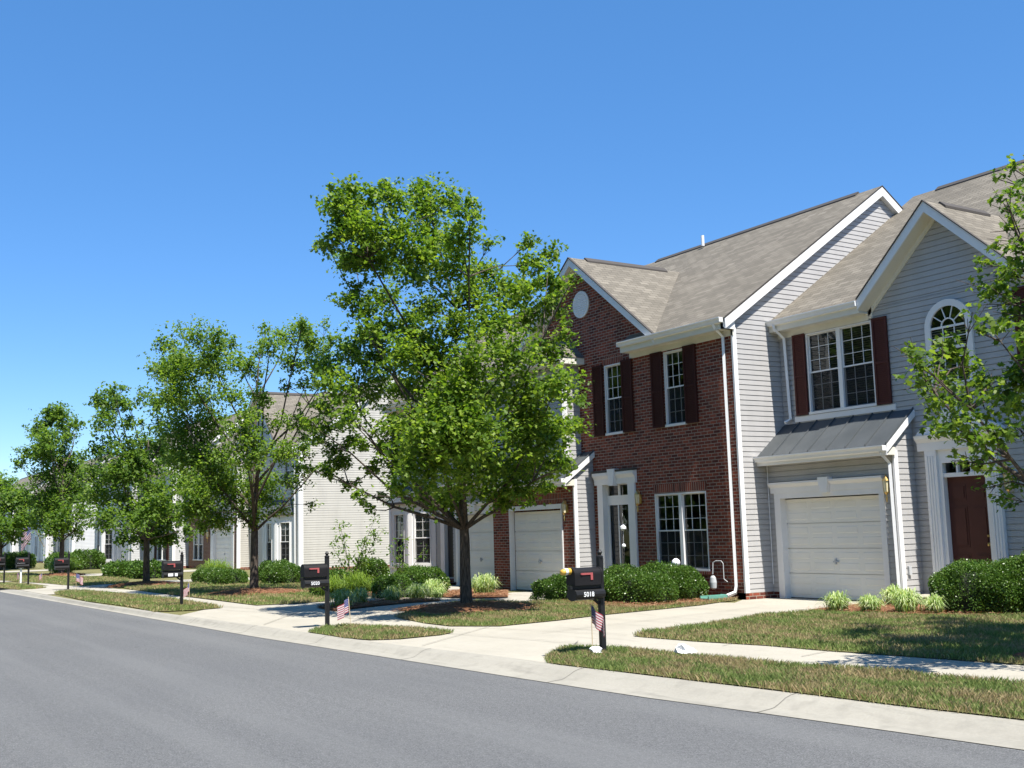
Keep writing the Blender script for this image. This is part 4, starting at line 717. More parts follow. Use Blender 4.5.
# front door with pilasters and a broken scroll pediment
m = MB(); m.box(f, -14.30, -14.04, 0, .09, .12, 2.98); m.box(f, -12.94, -12.70, 0, .09, .12, 2.98); m.box(f, -14.04, -13.95, -.12, .04, .2, 2.98); m.box(f, -13.03, -12.94, -.12, .04, .2, 2.98)
for x in (-14.26, -14.20, -14.14, -12.90, -12.84, -12.78): m.box(f, x, x+.03, .09, .102, .4, 2.85)
m.box(f, -13.95, -13.03, -.12, .04, 2.70, 2.98); m.box(f, -13.95, -13.03, -.10, .02, 2.42, 2.50); m.run(f, [(0, 2.96), (.10, 2.96), (.11, 3.12), (.18, 3.2), (.20, 3.26), (0, 3.27)], -14.45, -12.55)
for q in (-13.65, -13.34): m.box(f, q-.02, q+.02, -.10, .0, 2.50, 2.70)
for s in (-1, 1):
    p = [(0.95, 3.27), (.90, 3.33), (.80, 3.38), (.66, 3.42), (.50, 3.50), (.36, 3.62), (.27, 3.72), (.19, 3.76), (.12, 3.72), (.10, 3.64), (.14, 3.58), (.17, 3.50), (.14, 3.40), (.10, 3.27)]
    m.prism(f, [(-13.5+s*a, b) for a, b in p], 0, .13)
m.lathe(f(-13.5, .07, 3.27), [(.05, 0), (.03, .1), (.07, .18), (.09, .27), (.05, .36), (.015, .48)], 10); build('door_surround', m, M['trim'], C)
m = MB(); m.box(f, -13.95, -13.03, -.13, -.085, .2, 2.42)
for a, b in ((-13.87, -13.55), (-13.43, -13.11)):
    for c_, e_ in ((.34, .95), (1.07, 1.85), (1.97, 2.27)): m.box(f, a, b, -.086, -.078, c_, e_); m.box(f, a+.04, b-.04, -.079, -.066, c_+.04, e_-.04)
d = build('door', m, M['door'], C); m = MB(); m.lathe(f(-13.11, -.04, 1.12), [(.03, -.03), (.035, 0), (.03, .03)], 10); build('handle', m, M['brass'], d); m = MB(); m.lathe(f(-13.11, -.04, 1.28), [(.028, -.02), (.028, .02)], 10); build('lock', m, M['brass'], d)
m = MB(); m.face([f(-13.95, -.07, 2.5), f(-13.03, -.07, 2.5), f(-13.03, -.07, 2.7), f(-13.95, -.07, 2.7)]); build('pane', m, M['glass'], C)
m = MB(); m.box(f, -14.5, -12.5, 0, .9, 0, .17); build('step', m, M['concrete'], C); sconce(C, f, -12.52, 2.25, s=1.1)
# garage block of C
fg = F(0, 18.28, 0); m = MB(); m.siding(fg, [(-18.1, .14), (-14.62, .14), (-14.62, 3.0), (-18.1, 3.0)], [(-17.70, -15.02, 0, 2.2)]); build('garage_wall', m, M['sid_grey'], C)
m = MB(); m.siding(F(-14.62, 0, 90), [(18.28, .14), (18.9, .14), (18.9, 3.60), (18.28, 3.10)]); build('garage_side_wall', m, M['sid_grey'], C); 
for a, b in ((-18.1, -17.9), (-14.85, -14.615)): m = MB(); m.box(fg, a, b, -.1, .005, 0, .14); build('garage_foundation', m, M['brick'], C)
m = MB(); m.box(F(-14.62, 0, 90), 18.281, 18.9, -.1, .0052, 0, .139); build('garage_foundation', m, M['brick'], C)
garage_door(C, fg, -17.655, -15.065, 0.01, 2.14, v=-.14); garage_trim(C, fg, -17.70, -15.02, 2.16, wl=.17, wr=.13)
corner_board(C, F(-14.62, 0, 90), 18.25, 18.37, .12, 3.0, .035); shed(C, F(0, 18.9, 0), -18.1, -14.53, .62, .92, 3.84, 3.10, step=.5)
sconce(C, fg, -14.76, 2.28); downspout(C, [(-14.66, 17.94, 2.98), (-14.66, 18.0, 2.9), (-14.66, 18.2, 2.74), (-14.66, 18.22, .25), (-14.66, 18.15, .14), (-14.66, 17.95, .1)])
downspout(C, [(-17.86, 18.53, 6.1), (-17.86, 18.55, 6.0), (-17.82, 18.80, 5.78), (-17.80, 18.84, 3.95), (-17.84, 18.7, 3.86)]); m = MB(); m.tube([(-18.03, 18.25, 2.9), (-18.03, 18.25, .3)], .012, 6); build('conduit', m, M['gutter'], C); m = MB(); m.box(F(-14.62, 0, 90), 18.45, 18.53, .0, .05, .55, .72); build('outlet_cover', m, M['grey'], C)

# ---- B: grey siding with a splayed bay, set back left of the brick house
B = thing('siding_townhouse', 'grey siding townhouse with white splayed bay window behind the largest tree', 'townhouse', (-32, 18, 0))
f, wB, roofB, rB = shell(B, -36.3, -27.4, 18.0, 'sid_grey', 'sid_grey', [(-32.35, -31.45, .2, 2.35), (-35.6, -34.8, 4.0, 5.77), (-33.6, -32.8, 4.0, 5.77), (-31.2, -30.4, 4.0, 5.77)])
bay(B, -35.95, -35.2, -33.8, -33.0, 18.0, .6, .62, 2.70, 3.25, curtain=True)
for a in (-35.6, -33.6, -31.2): window(B, f, a, a+.8, 4.0, 5.77); shutter(B, f, a-.42, a-.03, 4.0, 5.8, 'shutter_dark'); shutter(B, f, a+.83, a+1.22, 4.0, 5.8, 'shutter_dark')
m = MB(); m.box(f, -32.35, -31.45, -.12, -.08, .2, 2.35); build('door', m, M['darkdoor'], B); m = MB(); m.box(f, -32.62, -32.35, -.12, .05, 0, 2.5); m.box(f, -31.45, -31.2, -.12, .05, 0, 2.5); m.box(f, -32.7, -31.1, -.12, .08, 2.35, 2.62); build('door_surround', m, M['trim'], B)
m = MB(); m.box(f, -32.7, -31.1, 0, .9, 0, .16); build('step', m, M['brick'], B)
fg = F(0, 17.38, 0); m = MB(); m.siding(fg, [(-30.75, .1), (-27.4, .1), (-27.4, 3.0), (-30.75, 3.0)], [(-30.45, -28.1, 0, 2.2)]); m.siding(F(-27.4, 0, 90), [(17.38, .1), (18, .1), (18, 3.4), (17.38, 3)]); build('garage_wall', m, M['sid_grey'], B)
garage_door(B, fg, -30.4, -28.15, .01, 2.14); garage_trim(B, fg, -30.45, -28.1, 2.16); shed(B, F(0, 18, 0), -30.85, -27.42, .62, .92, 3.84, 3.1)

# ---- D to G: the second block, beyond the gap
Dh = thing('siding_townhouse', 'beige-sided end townhouse beyond the gap, its bare side wall in the sun', 'townhouse', (-54, 20.3, 0))
f, w_, roofD, rD = shell(Dh, -57.7, -50.8, 20.3, 'sid_beige', 'sid_beige', [(-52.7, -51.9, 4.0, 5.7)], ze=5.9, gut=[(-53.2, -50.7)], skip=(-57.72, -53.2))
cross_gable(Dh, roofD, -56.2, 9.2, .95, 5.92, 20.0, rD[0], rD[1], .68); gable_soffit(Dh, -56.2, 9.2, .95, 5.92, 20.01, 20.3); m = MB(); m.siding(f, [(-59.2, 5.76), (-53.2, 5.76), (-56.2, 8.95)], []); build('gable_wall', m, M['sid_grey'], Dh)
bay(Dh, -55.0, -54.0, -52.35, -51.35, 20.3, .6, .45, 2.75, 3.5, curtain=True); window(Dh, f, -52.7, -51.9, 4.0, 5.7); corner_board(Dh, F(-50.8, 0, 90), 20.26, 20.5, .1, 5.7, .04); corner_board(Dh, f, -50.95, -50.82, .1, 5.7); downspout(Dh, [(-51.1, 19.95, 5.8), (-51.1, 20.2, 5.6), (-51.1, 20.22, .1)])
Eh = thing('brick_townhouse', 'orange-brown brick townhouse with tall window beside a wide white garage', 'townhouse', (-62, 19.63, 0))
f, w_, roofE, rE = shell(Eh, -66.3, -57.72, 19.63, 'brick2', 'sid_beige', [(-65.3, -63.5, .5, 2.2), (-65.3, -63.5, 3.9, 5.6), (-61.6, -58.5, 0, 2.3)], ze=5.9, front_course=None)
window(Eh, f, -65.3, -63.5, .5, 2.2, twin=True, cols=2, rows=2, curtain=True); window(Eh, f, -65.3, -63.5, 3.9, 5.6, twin=True, cols=2); garage_door(Eh, f, -61.55, -58.55, .01, 2.25); garage_trim(Eh, f, -61.6, -58.5, 2.28, wl=.5, wr=.3)
corner_board(Eh, F(-57.72, 0, 90), 19.6, 19.8, .1, 5.7, .04); sconce(Eh, f, -62.4, 1.9, s=1.4); m = MB(); m.box(f, -62.3, -58, .0, .006, 2.7, 5.6); build('upper_cladding', m, M['sid_beige'], Eh)
Fh = thing('siding_townhouse', 'white-sided townhouse with a two-light ground window behind the third street tree', 'townhouse', (-70, 18.7, 0))
f, w_, roofF, rF = shell(Fh, -73.0, -66.32, 18.7, 'sid_white', 'sid_white', [(-69.6, -67.5, .5, 3.0), (-69.2, -67.9, 4.1, 5.6)], ze=5.9)
window(Fh, f, -69.6, -67.5, .5, 3.0, twin=True, cols=2, rows=2); window(Fh, f, -69.2, -67.9, 4.1, 5.6, twin=True, cols=2); shutter(Fh, f, -70.05, -69.65, .5, 3.0, 'shutter_dark'); shutter(Fh, f, -67.45, -67.05, .5, 3.0, 'shutter_dark'); corner_board(Fh, F(-66.32, 0, 90), 18.67, 18.85, .1, 5.7, .04)
Gh = thing('siding_townhouse', 'white-sided end townhouse with garage and bay at the near side of the far gap', 'townhouse', (-78, 18.0, 0))
f, w_, roofG, rG = shell(Gh, -82.5, -73.02, 18.0, 'sid_white', 'sid_white', [(-75.0, -73.9, 4.1, 5.6), (-76.3, -73.6, 0, 2.3)], ze=5.9)
garage_door(Gh, f, -76.25, -73.65, .01, 2.25); garage_trim(Gh, f, -76.3, -73.6, 2.28); window(Gh, f, -75.0, -73.9, 4.1, 5.6, twin=True, cols=2)
bay(Gh, -81.3, -80.4, -78.4, -77.3, 18.0, .6, .5, 2.9, 3.6, curtain=True)
def far_unit(label, x0, x1, y, ze=5.9, bays=True, mat='sid_white', cat_label=None):
    h = thing('siding_townhouse', label, 'townhouse', ((x0+x1)/2, y, 0)); f, w_, r_, q = shell(h, x0, x1, y, mat, mat, [(x1-1.9, x1-.9, 4.1, 5.6), (x0+1.2, x0+2.2, 4.1, 5.6), (x1-3.4, x1-.9, 0, 2.3), (x0+1, x0+2.4, .6, 2.4)], ze=ze, rake=False)
    garage_door(h, f, x1-3.35, x1-.95, .01, 2.25); garage_trim(h, f, x1-3.4, x1-.9, 2.28)
    for a in (x1-1.9, x0+1.2): window(h, f, a, a+1, 4.1, 5.6, cols=2); shutter(h, f, a-.43, a-.04, 4.1, 5.6, 'shutter_dark'); shutter(h, f, a+1.04, a+1.43, 4.1, 5.6, 'shutter_dark')
    window(h, f, x0+1, x0+2.4, .6, 2.4, twin=True, cols=2); corner_board(h, F(x1, 0, 90), y-.03, y+.2, .1, 5.7, .04); return h, f
far_unit('white-sided end townhouse beyond the far gap, behind clipped round shrubs', -106.5, -99.5, 19.7)
hf, ff = far_unit('white-sided townhouse with a large striped flag hung beside its garage', -113, -106.52, 18.9)
far_unit('fourth townhouse from the left end of the row, white-sided and narrow', -119.5, -113.02, 18.9)
far_unit('third townhouse from the left end of the row, just right of the picture edge', -127, -119.52, 18.1)
far_unit('second townhouse from the left end of the row, mostly behind the leftmost tree', -136, -127.02, 18.1)
far_unit('leftmost and farthest townhouse, cut by the left edge of the picture', -150, -136.02, 18.1)
# ---------------------------------------------------------------- trees
def leaves(cl, per, size, R, droop=.35, squash=.8, shape='maple', axis=None):
    # every clump is a bundle of rising shoots that carry their leaves along them and thin out towards the tip
    outs = []
    for (x, y, z, r) in cl:
        n = max(14, int(per*(r/.45)**2)); k = max(7, int(n/13)); s0 = R.normal(0, .42*r, (k, 3)); s0[:, 2] *= squash
        o = np.array([x-axis[0], y-axis[1], 0]) if axis is not None else np.zeros(3); o = o/max(1.2, np.linalg.norm(o)); d = R.normal(0, .55, (k, 3))+o*.55+np.array([0, 0, .62]); d /= np.linalg.norm(d, axis=1)[:, None]
        L = r*R.uniform(.5, 1.55, k)[:, None]; own = R.integers(0, k, n); t = R.uniform(0, 1, n)[:, None]**.8; bend = np.array([0, 0, -.22])*r*t**2
        p = s0[own]+d[own]*L[own]*t+bend+R.normal(0, 1, (n, 3))*(.035+.16*r*(1-.65*t))*np.array([1, 1, .75]); outs.append(p+np.array([x, y, z]))
    P = np.concatenate(outs); n = len(P); a = R.uniform(0, 2*np.pi, n); tilt = R.normal(.25, .55, n); L = size*R.uniform(.45, 1.3, n)
    d = np.stack([np.cos(a)*np.cos(tilt), np.sin(a)*np.cos(tilt), -np.sin(tilt)*1.0-droop*R.uniform(0, 1, n)], 1); d /= np.linalg.norm(d, axis=1)[:, None]
    s = np.stack([-np.sin(a), np.cos(a), R.normal(0, .45, n)], 1); s /= np.linalg.norm(s, axis=1)[:, None]; up = np.cross(d, s)
    if shape == 'maple': sh = [(0, 0), (.18, .42), (.38, .30), (.62, .50), (.68, .20), (1, 0), (.68, -.20), (.62, -.50), (.38, -.30), (.18, -.42)]
    elif shape == 'four': sh = [(0, 0), (.45, .42), (1, 0), (.45, -.42)]
    else: sh = [(0, 0), (.3, .3), (.75, .26), (1, 0), (.75, -.26), (.3, -.3)]
    V = np.zeros((n, len(sh), 3))
    for i, (u, v) in enumerate(sh): V[:, i] = P+d*(L*u)[:, None]+s*(L*v)[:, None]+up*(L*(abs(v)*.22-.12*u*u))[:, None]
    return V.reshape(-1, 3), len(sh)
def tree(label, base, height_fork, r0, cl, per, size, mat, seed, shape='maple', group='young street trees in mulch rings', lean=(0, 0), name='maple_tree', fill=.8):
    R = np.random.default_rng(seed); q = random.Random(seed); base_cl = cl; cl = [(x, y, z, r*1.1) for x, y, z, r in cl]; n0 = len(cl)
    for _ in range(int(n0*fill)):
        a = cl[q.randrange(n0)]; near = sorted(cl[:n0], key=lambda c: (c[0]-a[0])**2+(c[1]-a[1])**2+(c[2]-a[2])**2)[1:7]; b = q.choice(near); t = q.uniform(.3, .7); cl.append(tuple(a[i]*(1-t)+b[i]*t for i in range(3))+(min(a[3], b[3]),))
    root = thing(name, label, 'tree', (base[0], base[1], 0), group)
    zs = max(c[2] for c in cl); top = Vector((base[0]+lean[0], base[1]+lean[1], height_fork+(zs-height_fork)*.62))
    pts = [(base[0], base[1], -.05), (base[0]+.01, base[1], .18), (base[0]+lean[0]*.1, base[1]+lean[1]*.1, .7), (base[0]+lean[0]*.25+q.uniform(-.04, .04), base[1]+lean[1]*.25, height_fork*.75), (base[0]+lean[0]*.4, base[1]+lean[1]*.4, height_fork+.5), (base[0]+lean[0]*.8+q.uniform(-.15, .15), base[1]+lean[1]*.8, (height_fork+top.z)/2), tuple(top)]
    rad = [r0*1.45, r0*1.15, r0, r0*.9, r0*.68, r0*.42, r0*.14]
    m = MB(); m.tube(pts, rad, 12)
    axis = [Vector(p) for p in pts[3:]]
    def on_axis(z):
        for a, b in zip(axis, axis[1:]):
            if z <= b.z: t = max(0, (z-a.z)/(b.z-a.z)); return a.lerp(b, t)
        return axis[-1]
    # scaffold limbs then branches that end in the leaf clumps
    cs = sorted([Vector(c[:3]) for c in base_cl], key=lambda c: c.z); nl = 9; limbs = []
    far = sorted(cs, key=lambda c: -math.hypot(c.x-base[0], c.y-base[1]))[:max(18, len(cs)//3)]; chosen = []
    for c in far:
        if all((c-d).length > .85 for d in chosen): chosen.append(c)
        if len(chosen) >= 14: break
    for c in chosen:
        hd = math.hypot(c.x-base[0], c.y-base[1]); s = on_axis(max(height_fork*.86, min(c.z-.35-hd*.95, top.z-.3)-q.uniform(0, 1.6))); mid = s.lerp(c, .45)+Vector((q.uniform(-.12, .12), q.uniform(-.12, .12), -.10*(c.z-s.z)+.05))
        L = (c-s).length; ps = [s, s.lerp(mid, .5)+Vector((0, 0, .03)), mid, mid.lerp(c, .55)+Vector((q.uniform(-.08, .08), q.uniform(-.08, .08), .06)), c]
        b = r0*(.22+.05*min(L, 3)); m.tube(ps, [b, b*.82, b*.6, b*.36, b*.12], 7, False); limbs += [(p, b*.45) for p in ps[1:4]]
    for c in cs:
        s, b = min(limbs+[(on_axis(max(height_fork, c.z-.5)), r0*.3)], key=lambda l: (l[0]-c).length+(2 if l[0].z > c.z+.1 else 0)); mid = s.lerp(c, .5)+Vector((q.uniform(-.1, .1), q.uniform(-.1, .1), q.uniform(-.05, .12)))
        m.tube([s, mid, c], [b*.7+.004, b*.4+.003, .004], 5, False)
        for _ in range(3):
            e = c+Vector((q.uniform(-.22, .22), q.uniform(-.22, .22), q.uniform(-.1, .2))); m.tube([mid.lerp(c, .6), e], [.007, .003], 4, False)
    build('trunk', m, M['bark'], root, smooth=True)
    V, nv = leaves(cl, per, size, R, shape=shape, axis=base); np_mesh('crown', V, nv, M[mat], root); return root
def nearer(cl, k): return [(x*k, y*k, 1.6+(z-1.6)*k, r*k) for x, y, z, r in cl]
CL1, CL2, CL3 = nearer(CL1, .895), nearer(CL2, .945), nearer(CL3, .955)
tree('largest bright green maple, in front of the brick house garage', (-20.6, 11.92), 1.95, .115, CL1, 900, .088, 'leaf1', 3, fill=.3, lean=(-.35, .1))
tree('green maple with two upright lobes, left of the largest tree', (-32.3, 11.5), 2.1, .12, CL2, 620, .095, 'leaf2', 5, shape='four', lean=(-.1, .1))
tree('darker maple with a leaning top left of the two-lobed tree', (-42.6, 11.06), 1.95, .12, CL3, 460, .125, 'leaf3', 6, shape='four')
tree('distant narrow maple standing clear against the sky near the left edge', (-61.14, 11.61), 2.0, .13, CL4, 300, .15, 'leaf3', 7, shape='four')
tree('farthest low maple cut by the left edge of the picture', (-82.86, 11.84), 1.6, .13, CL5, 190, .2, 'leaf3', 8, shape='four')
tree('near maple reaching in from the right edge in front of the maroon door', (-7.3, 12.4), 1.7, .10, CLR, 640, .078, 'leafr', 9, fill=.35)

# ---------------------------------------------------------------- shrubs
def shrub(label, parts, size, per, mat='hedge', seed=1, name='boxwood_hedge', group=None, cat='hedge'):
    # parts: superellipsoids (cx,cy,hx,hy,h,angle); leaves cover and roughen the surface, a smooth dark core fills the inside
    R = np.random.default_rng(seed); c0 = parts[0]; root = thing(name, label, cat, (c0[0], c0[1], 0), group); P = []; N = []; m = MB()
    for cx, cy, hx, hy, h, ang in parts:
        A = 2*(hx*2+hy*2)*h+hx*hy*4; n = int(per*1.45*A); e = .6
        v = R.normal(0, 1, (n, 3)); v[:, 2] = np.abs(v[:, 2]); v /= np.linalg.norm(v, axis=1)[:, None]
        w = np.sign(v)*np.abs(v)**e; lump = 1+.06*np.sin(w[:, 0]*7*hx+seed)*np.cos(w[:, 1]*6*hy)+.04*np.sin(w[:, 2]*9+w[:, 0]*5)+R.normal(0, .012, n)
        p = w*lump[:, None]*R.uniform(.88, 1.01, n)[:, None]*np.array([hx, hy, h]); p[:, 2] = np.maximum(p[:, 2], .04); ca, sa = math.cos(ang), math.sin(ang)
        P.append(np.stack([cx+p[:, 0]*ca-p[:, 1]*sa, cy+p[:, 0]*sa+p[:, 1]*ca, p[:, 2]], 1)); nn = v.copy(); N.append(np.stack([nn[:, 0]*ca-nn[:, 1]*sa, nn[:, 0]*sa+nn[:, 1]*ca, nn[:, 2]], 1))
        rings = 8; k = 20; b = len(m.v)
        for i in range(rings+1):
            t = math.pi/2*i/rings; sz = math.sin(t)**e; rr = math.cos(t)**e if i < rings else .02
            for j in range(k):
                a = 2*math.pi*j/k; x = (abs(math.cos(a))**e)*math.copysign(1, math.cos(a))*rr*hx*.78; y = (abs(math.sin(a))**e)*math.copysign(1, math.sin(a))*rr*hy*.78; m.v.append((cx+x*ca-y*sa, cy+x*sa+y*ca, sz*h*.8))
        for i in range(rings):
            for j in range(k): jj = (j+1) % k; m.f.append((b+i*k+j, b+i*k+jj, b+(i+1)*k+jj, b+(i+1)*k+j)); m.mi.append(0)
    P = np.concatenate(P); N = np.concatenate(N); n = len(P); r = R.normal(0, 1, (n, 3))*.75; d = N*.55+r; d /= np.linalg.norm(d, axis=1)[:, None]; s = np.cross(d, R.normal(0, 1, (n, 3))); s /= np.linalg.norm(s, axis=1)[:, None]; L = (size*R.uniform(.6, 1.3, n))[:, None]
    V = np.stack([P, P+d*L*.5+s*L*.3, P+d*L, P+d*L*.5-s*L*.3], 1).reshape(-1, 3)
    build('dark_core', m, M['core'], root, smooth=True); np_mesh('foliage', V, 4, M[mat], root); return root
shrub('long clipped hedge in front of the brick house window, its near low half', [(-20.7, 15.25, 1.6, .5, .60, .30), (-19.15, 15.45, .72, .55, .66, .2)], .038, 2700, seed=2)
shrub('taller clipped hedge against the brick wall beside the green splash block', [(-19.6, 16.5, .98, .52, .78, .12), (-20.9, 16.5, 1.0, .5, .72, .1)], .038, 2700, seed=3)
shrub('low rounded shrub at the left end of the brick house hedge beside the garage', [(-22.35, 15.8, .35, .35, .55, 0)], .038, 2700, seed=4)
shrub('large rounded hedge in front of the maroon door, near left mass', [(-12.15, 17.3, .86, .62, .86, .1)], .034, 3600, seed=5)
shrub('higher rounded hedge behind it running to the right edge', [(-10.75, 17.75, 1.25, .75, 1.12, 0), (-8.9, 17.6, 1.2, .8, 1.05, 0)], .034, 3000, seed=6)
for (x, y, hx, hy, h, lb) in (
    (-26.3, 13.05, .52, .45, .62, 'round low clipped shrub in front of the bay window'), (-26.9, 14.3, .68, .5, .76, 'boxy clipped shrub under the grey bay window'),
    (-30.0, 14.2, .55, .45, 1.0, 'tall square clipped shrub against the sunlit side wall'), (-28.9, 12.5, .62, .5, .74, 'dark broad shrub just behind the second mailbox'),
    (-29.6, 15.4, .8, .4, .7, 'brownish low hedge between the square shrub and the bay'),
    (-37.8, 14.5, .9, .6, .85, 'clipped shrub right of the second street tree trunk'), (-40.2, 15.2, .9, .65, .95, 'tall shrub right behind the second street tree trunk'),
    (-39.9, 13.2, 1.0, .6, .66, 'low hedge left of the second street tree, right half'), (-42.2, 13.4, 1.0, .6, .66, 'low hedge left of the second street tree, left half'),
    (-54.2, 13.2, 1.3, .7, .8, 'low hedge right behind the third street tree'), (-57.5, 13.8, 1.4, .8, .8, 'low hedge left of the third street tree'), (-51.5, 13.4, 1.2, .7, .9, 'shrub behind the third mailbox'),
    (-74.5, 15.6, 1.2, 1.0, 1.45, 'big round shrub at the corner of the far gap, back one'), (-73.5, 14.2, 1.0, .9, 1.1, 'big round shrub at the corner of the far gap, front one'), (-79.0, 15.0, 1.1, .9, 1.25, 'big round shrub at the corner of the far gap, leftmost one'),
    (-86, 13.4, 1.3, 1.1, 1.35, 'round shrub behind the fourth mailbox'), (-98, 14.6, 1.6, 1.0, .8, 'long low shrub left of the fourth mailbox post'), (-112, 14.5, 1.6, 1.1, 1.0, 'farthest round shrub near the left edge')):
    hx, h = (hx, h*.95) if x > -32 else (hx*.88, h*.82); shrub(lb, [(x, y, hx, hy, h, .1)], .05 if x > -45 else .11, (1300 if x > -45 else 300), seed=int(-x*10), name='clipped_shrub', group='clipped shrubs along the house fronts', cat='shrub')
def clump(label, x, y, r, n, mat, seed, group, h=None, name='grass_clump', cat='plant'):
    R = np.random.default_rng(seed); h = h or r*1.15; a = R.uniform(0, 6.283, n); L = R.uniform(.55, 1.1, n); out = R.uniform(.2, 1.35, n)*r; w = .006*(1+r); V = np.zeros((n, 8, 3)); bx = x+R.normal(0, r*.24, n); by = y+R.normal(0, r*.24, n)
    sx, sy = -np.sin(a)*w, np.cos(a)*w
    for i, (t, hh, ww) in enumerate(((0, 0, 1), (.25, .60, 1), (.62, .98, .8), (1.0, .92, .1))):
        cx = bx+np.cos(a)*out*t; cy = by+np.sin(a)*out*t; cz = .02+h*L*hh*(1-.5*np.minimum(out/r, 1.3)*t)
        V[:, i] = np.stack([cx+sx*ww, cy+sy*ww, cz], 1); V[:, 7-i] = np.stack([cx-sx*ww, cy-sy*ww, cz], 1)
    o = np_mesh(name, V.reshape(-1, 3), 8, M[mat], None, (x, y, 0), [(0, 1, 6, 7), (1, 2, 5, 6), (2, 3, 4, 5)]); return tag(o, label, cat, group)
LG = 'striped grassy clumps edging the drives'
for i, (x, y, r, lb) in enumerate((
    (-14.25, 15.98, .34, 'leftmost striped grassy clump in front of the grey house garage'), (-13.65, 16.15, .29, 'small striped clump between two larger ones by the grey house garage'), (-14.35, 17.7, .36, 'striped grassy clump farthest back beside the grey house downspout'),
    (-13.15, 16.50, .40, 'largest striped grassy clump left of the big rounded hedge'), (-12.62, 16.62, .30, 'greener clump against the left foot of the big rounded hedge'),
    (-25.3, 15.2, .50, 'large striped clump right of the largest tree trunk'), (-25.7, 13.9, .42, 'striped clump behind another, left of the largest tree trunk'), (-24.85, 13.0, .38, 'striped clump nearest left of the largest tree trunk'), (-25.2, 13.8, .24, 'smallest striped clump close to the largest tree trunk'),
    (-24.6, 12.2, .36, 'middle striped clump of the strip along the brick house drive'), (-24.5, 11.3, .36, 'striped clump right of the small flag by the second mailbox'), (-23.6, 10.45, .40, 'striped clump beside the post of the second mailbox'))):
    clump(lb, x, y, r*.78, 420, 'liriope', 40+i, LG, h=r*1.15)
for i, (x, y, r, h, lb) in enumerate(((-27.3, 12.5, .5, .75, 'lime green strappy plant behind the second mailbox, right'), (-28.1, 12.1, .42, .65, 'lime green strappy plant behind the second mailbox, left'), (-44.5, 14.3, .8, .9, 'yellow-green plant left of the low hedge by the brick pier'), (-66, 12.6, 1.0, 1.0, 'pale green plant left of the third tree'), (-88, 12.6, 1.0, 1.3, 'yellow-green plant near the left edge'))):
    clump(lb, x, y, r, 420, 'lime', 70+i, 'lime green garden plants', h=h, name='garden_plant')
def sapling(label, x, y, h, seed, n=7, per=26):
    q = random.Random(seed); R = np.random.default_rng(seed); root = thing('sapling', label, 'sapling', (x, y, 0)); m = MB(); cl = []
    for k in range(n):
        a = q.uniform(0, 6.28); s = q.uniform(.2, .75)*h*.55; hh = h*q.uniform(.6, 1.0); p = [(x, y, 0), (x+math.cos(a)*s*.25, y+math.sin(a)*s*.25, hh*.45), (x+math.cos(a)*s, y+math.sin(a)*s, hh)]; m.tube(p, [.014, .009, .003], 5, False)
        for t in (.35, .5, .65, .8, .95): cl.append((x+math.cos(a)*s*t**1.3, y+math.sin(a)*s*t**1.3, hh*t, .16))
    build('stem', m, M['bark'], root); V, nv = leaves(cl, per*8, .085, R, shape='oval'); np_mesh('foliage', V, nv, M['leaf3'], root)
sapling('airy sapling in front of the sunlit beige side wall', -28.9, 13.1, 2.25, 3); sapling('slighter sapling between the airy sapling and the bay window', -28.3, 14.3, 1.8, 8, 4, 9)

# ---------------------------------------------------------------- mailboxes, flags and small things
def flag_mesh(root_pos, w, h, yaw, droop, seed, parent):
    # cloth hanging from its pole: canton and stripes as strips of the same waving sheet
    nx, nz = 26, 26; q = random.Random(seed); m = MB(); x0, y0, z0 = root_pos; ca, sa = math.cos(yaw), math.sin(yaw)
    def P(i, j):
        u = i/nx*w; v = j/nz*h; dr = droop*(u/w)**1.2*h*1.1; fold = .035*math.sin(u/w*9+seed)*(.3+u/w)
        return (x0+ca*u*(1-.55*droop)-sa*fold, y0+sa*u*(1-.55*droop)+ca*fold, z0-v-dr)
    for i in range(nx):
        for j in range(nz):
            m.cur = (2 if (i < nx*.42 and j < 14) else (0 if (j//2) % 2 == 0 else 1)); m.face([P(i, j), P(i+1, j), P(i+1, j+1), P(i, j+1)])
    for a in range(5):
        for b in range(4):
            i, j = 1+a*2, 1+b*3; m.cur = 1; p = [Vector(P(i+.2, j+.2)), Vector(P(i+.9, j+.2)), Vector(P(i+.9, j+1.2)), Vector(P(i+.2, j+1.2))]; nrm = (p[1]-p[0]).cross(p[2]-p[0]).normalized()*.003
            m.face([v-nrm for v in p]); m.face([v+nrm for v in p])
    return build('flag_cloth', m, [M['flagred'], M['flagwhite'], M['flagblue']], parent)
def small_flag(label, x, y, h, w, yaw, droop, seed, tilt=(.0, .0)):
    r = thing('small_flag', label, 'flag', (x, y, 0), 'small striped flags at the mailbox posts'); m = MB(); top = (x+tilt[0], y+tilt[1], h); m.tube([(x, y, -.02), top], .006, 6); build('stick', m, M['pole'], r); flag_mesh((top[0], top[1], h-.02), w, w*.66, yaw, droop, seed, r); return r
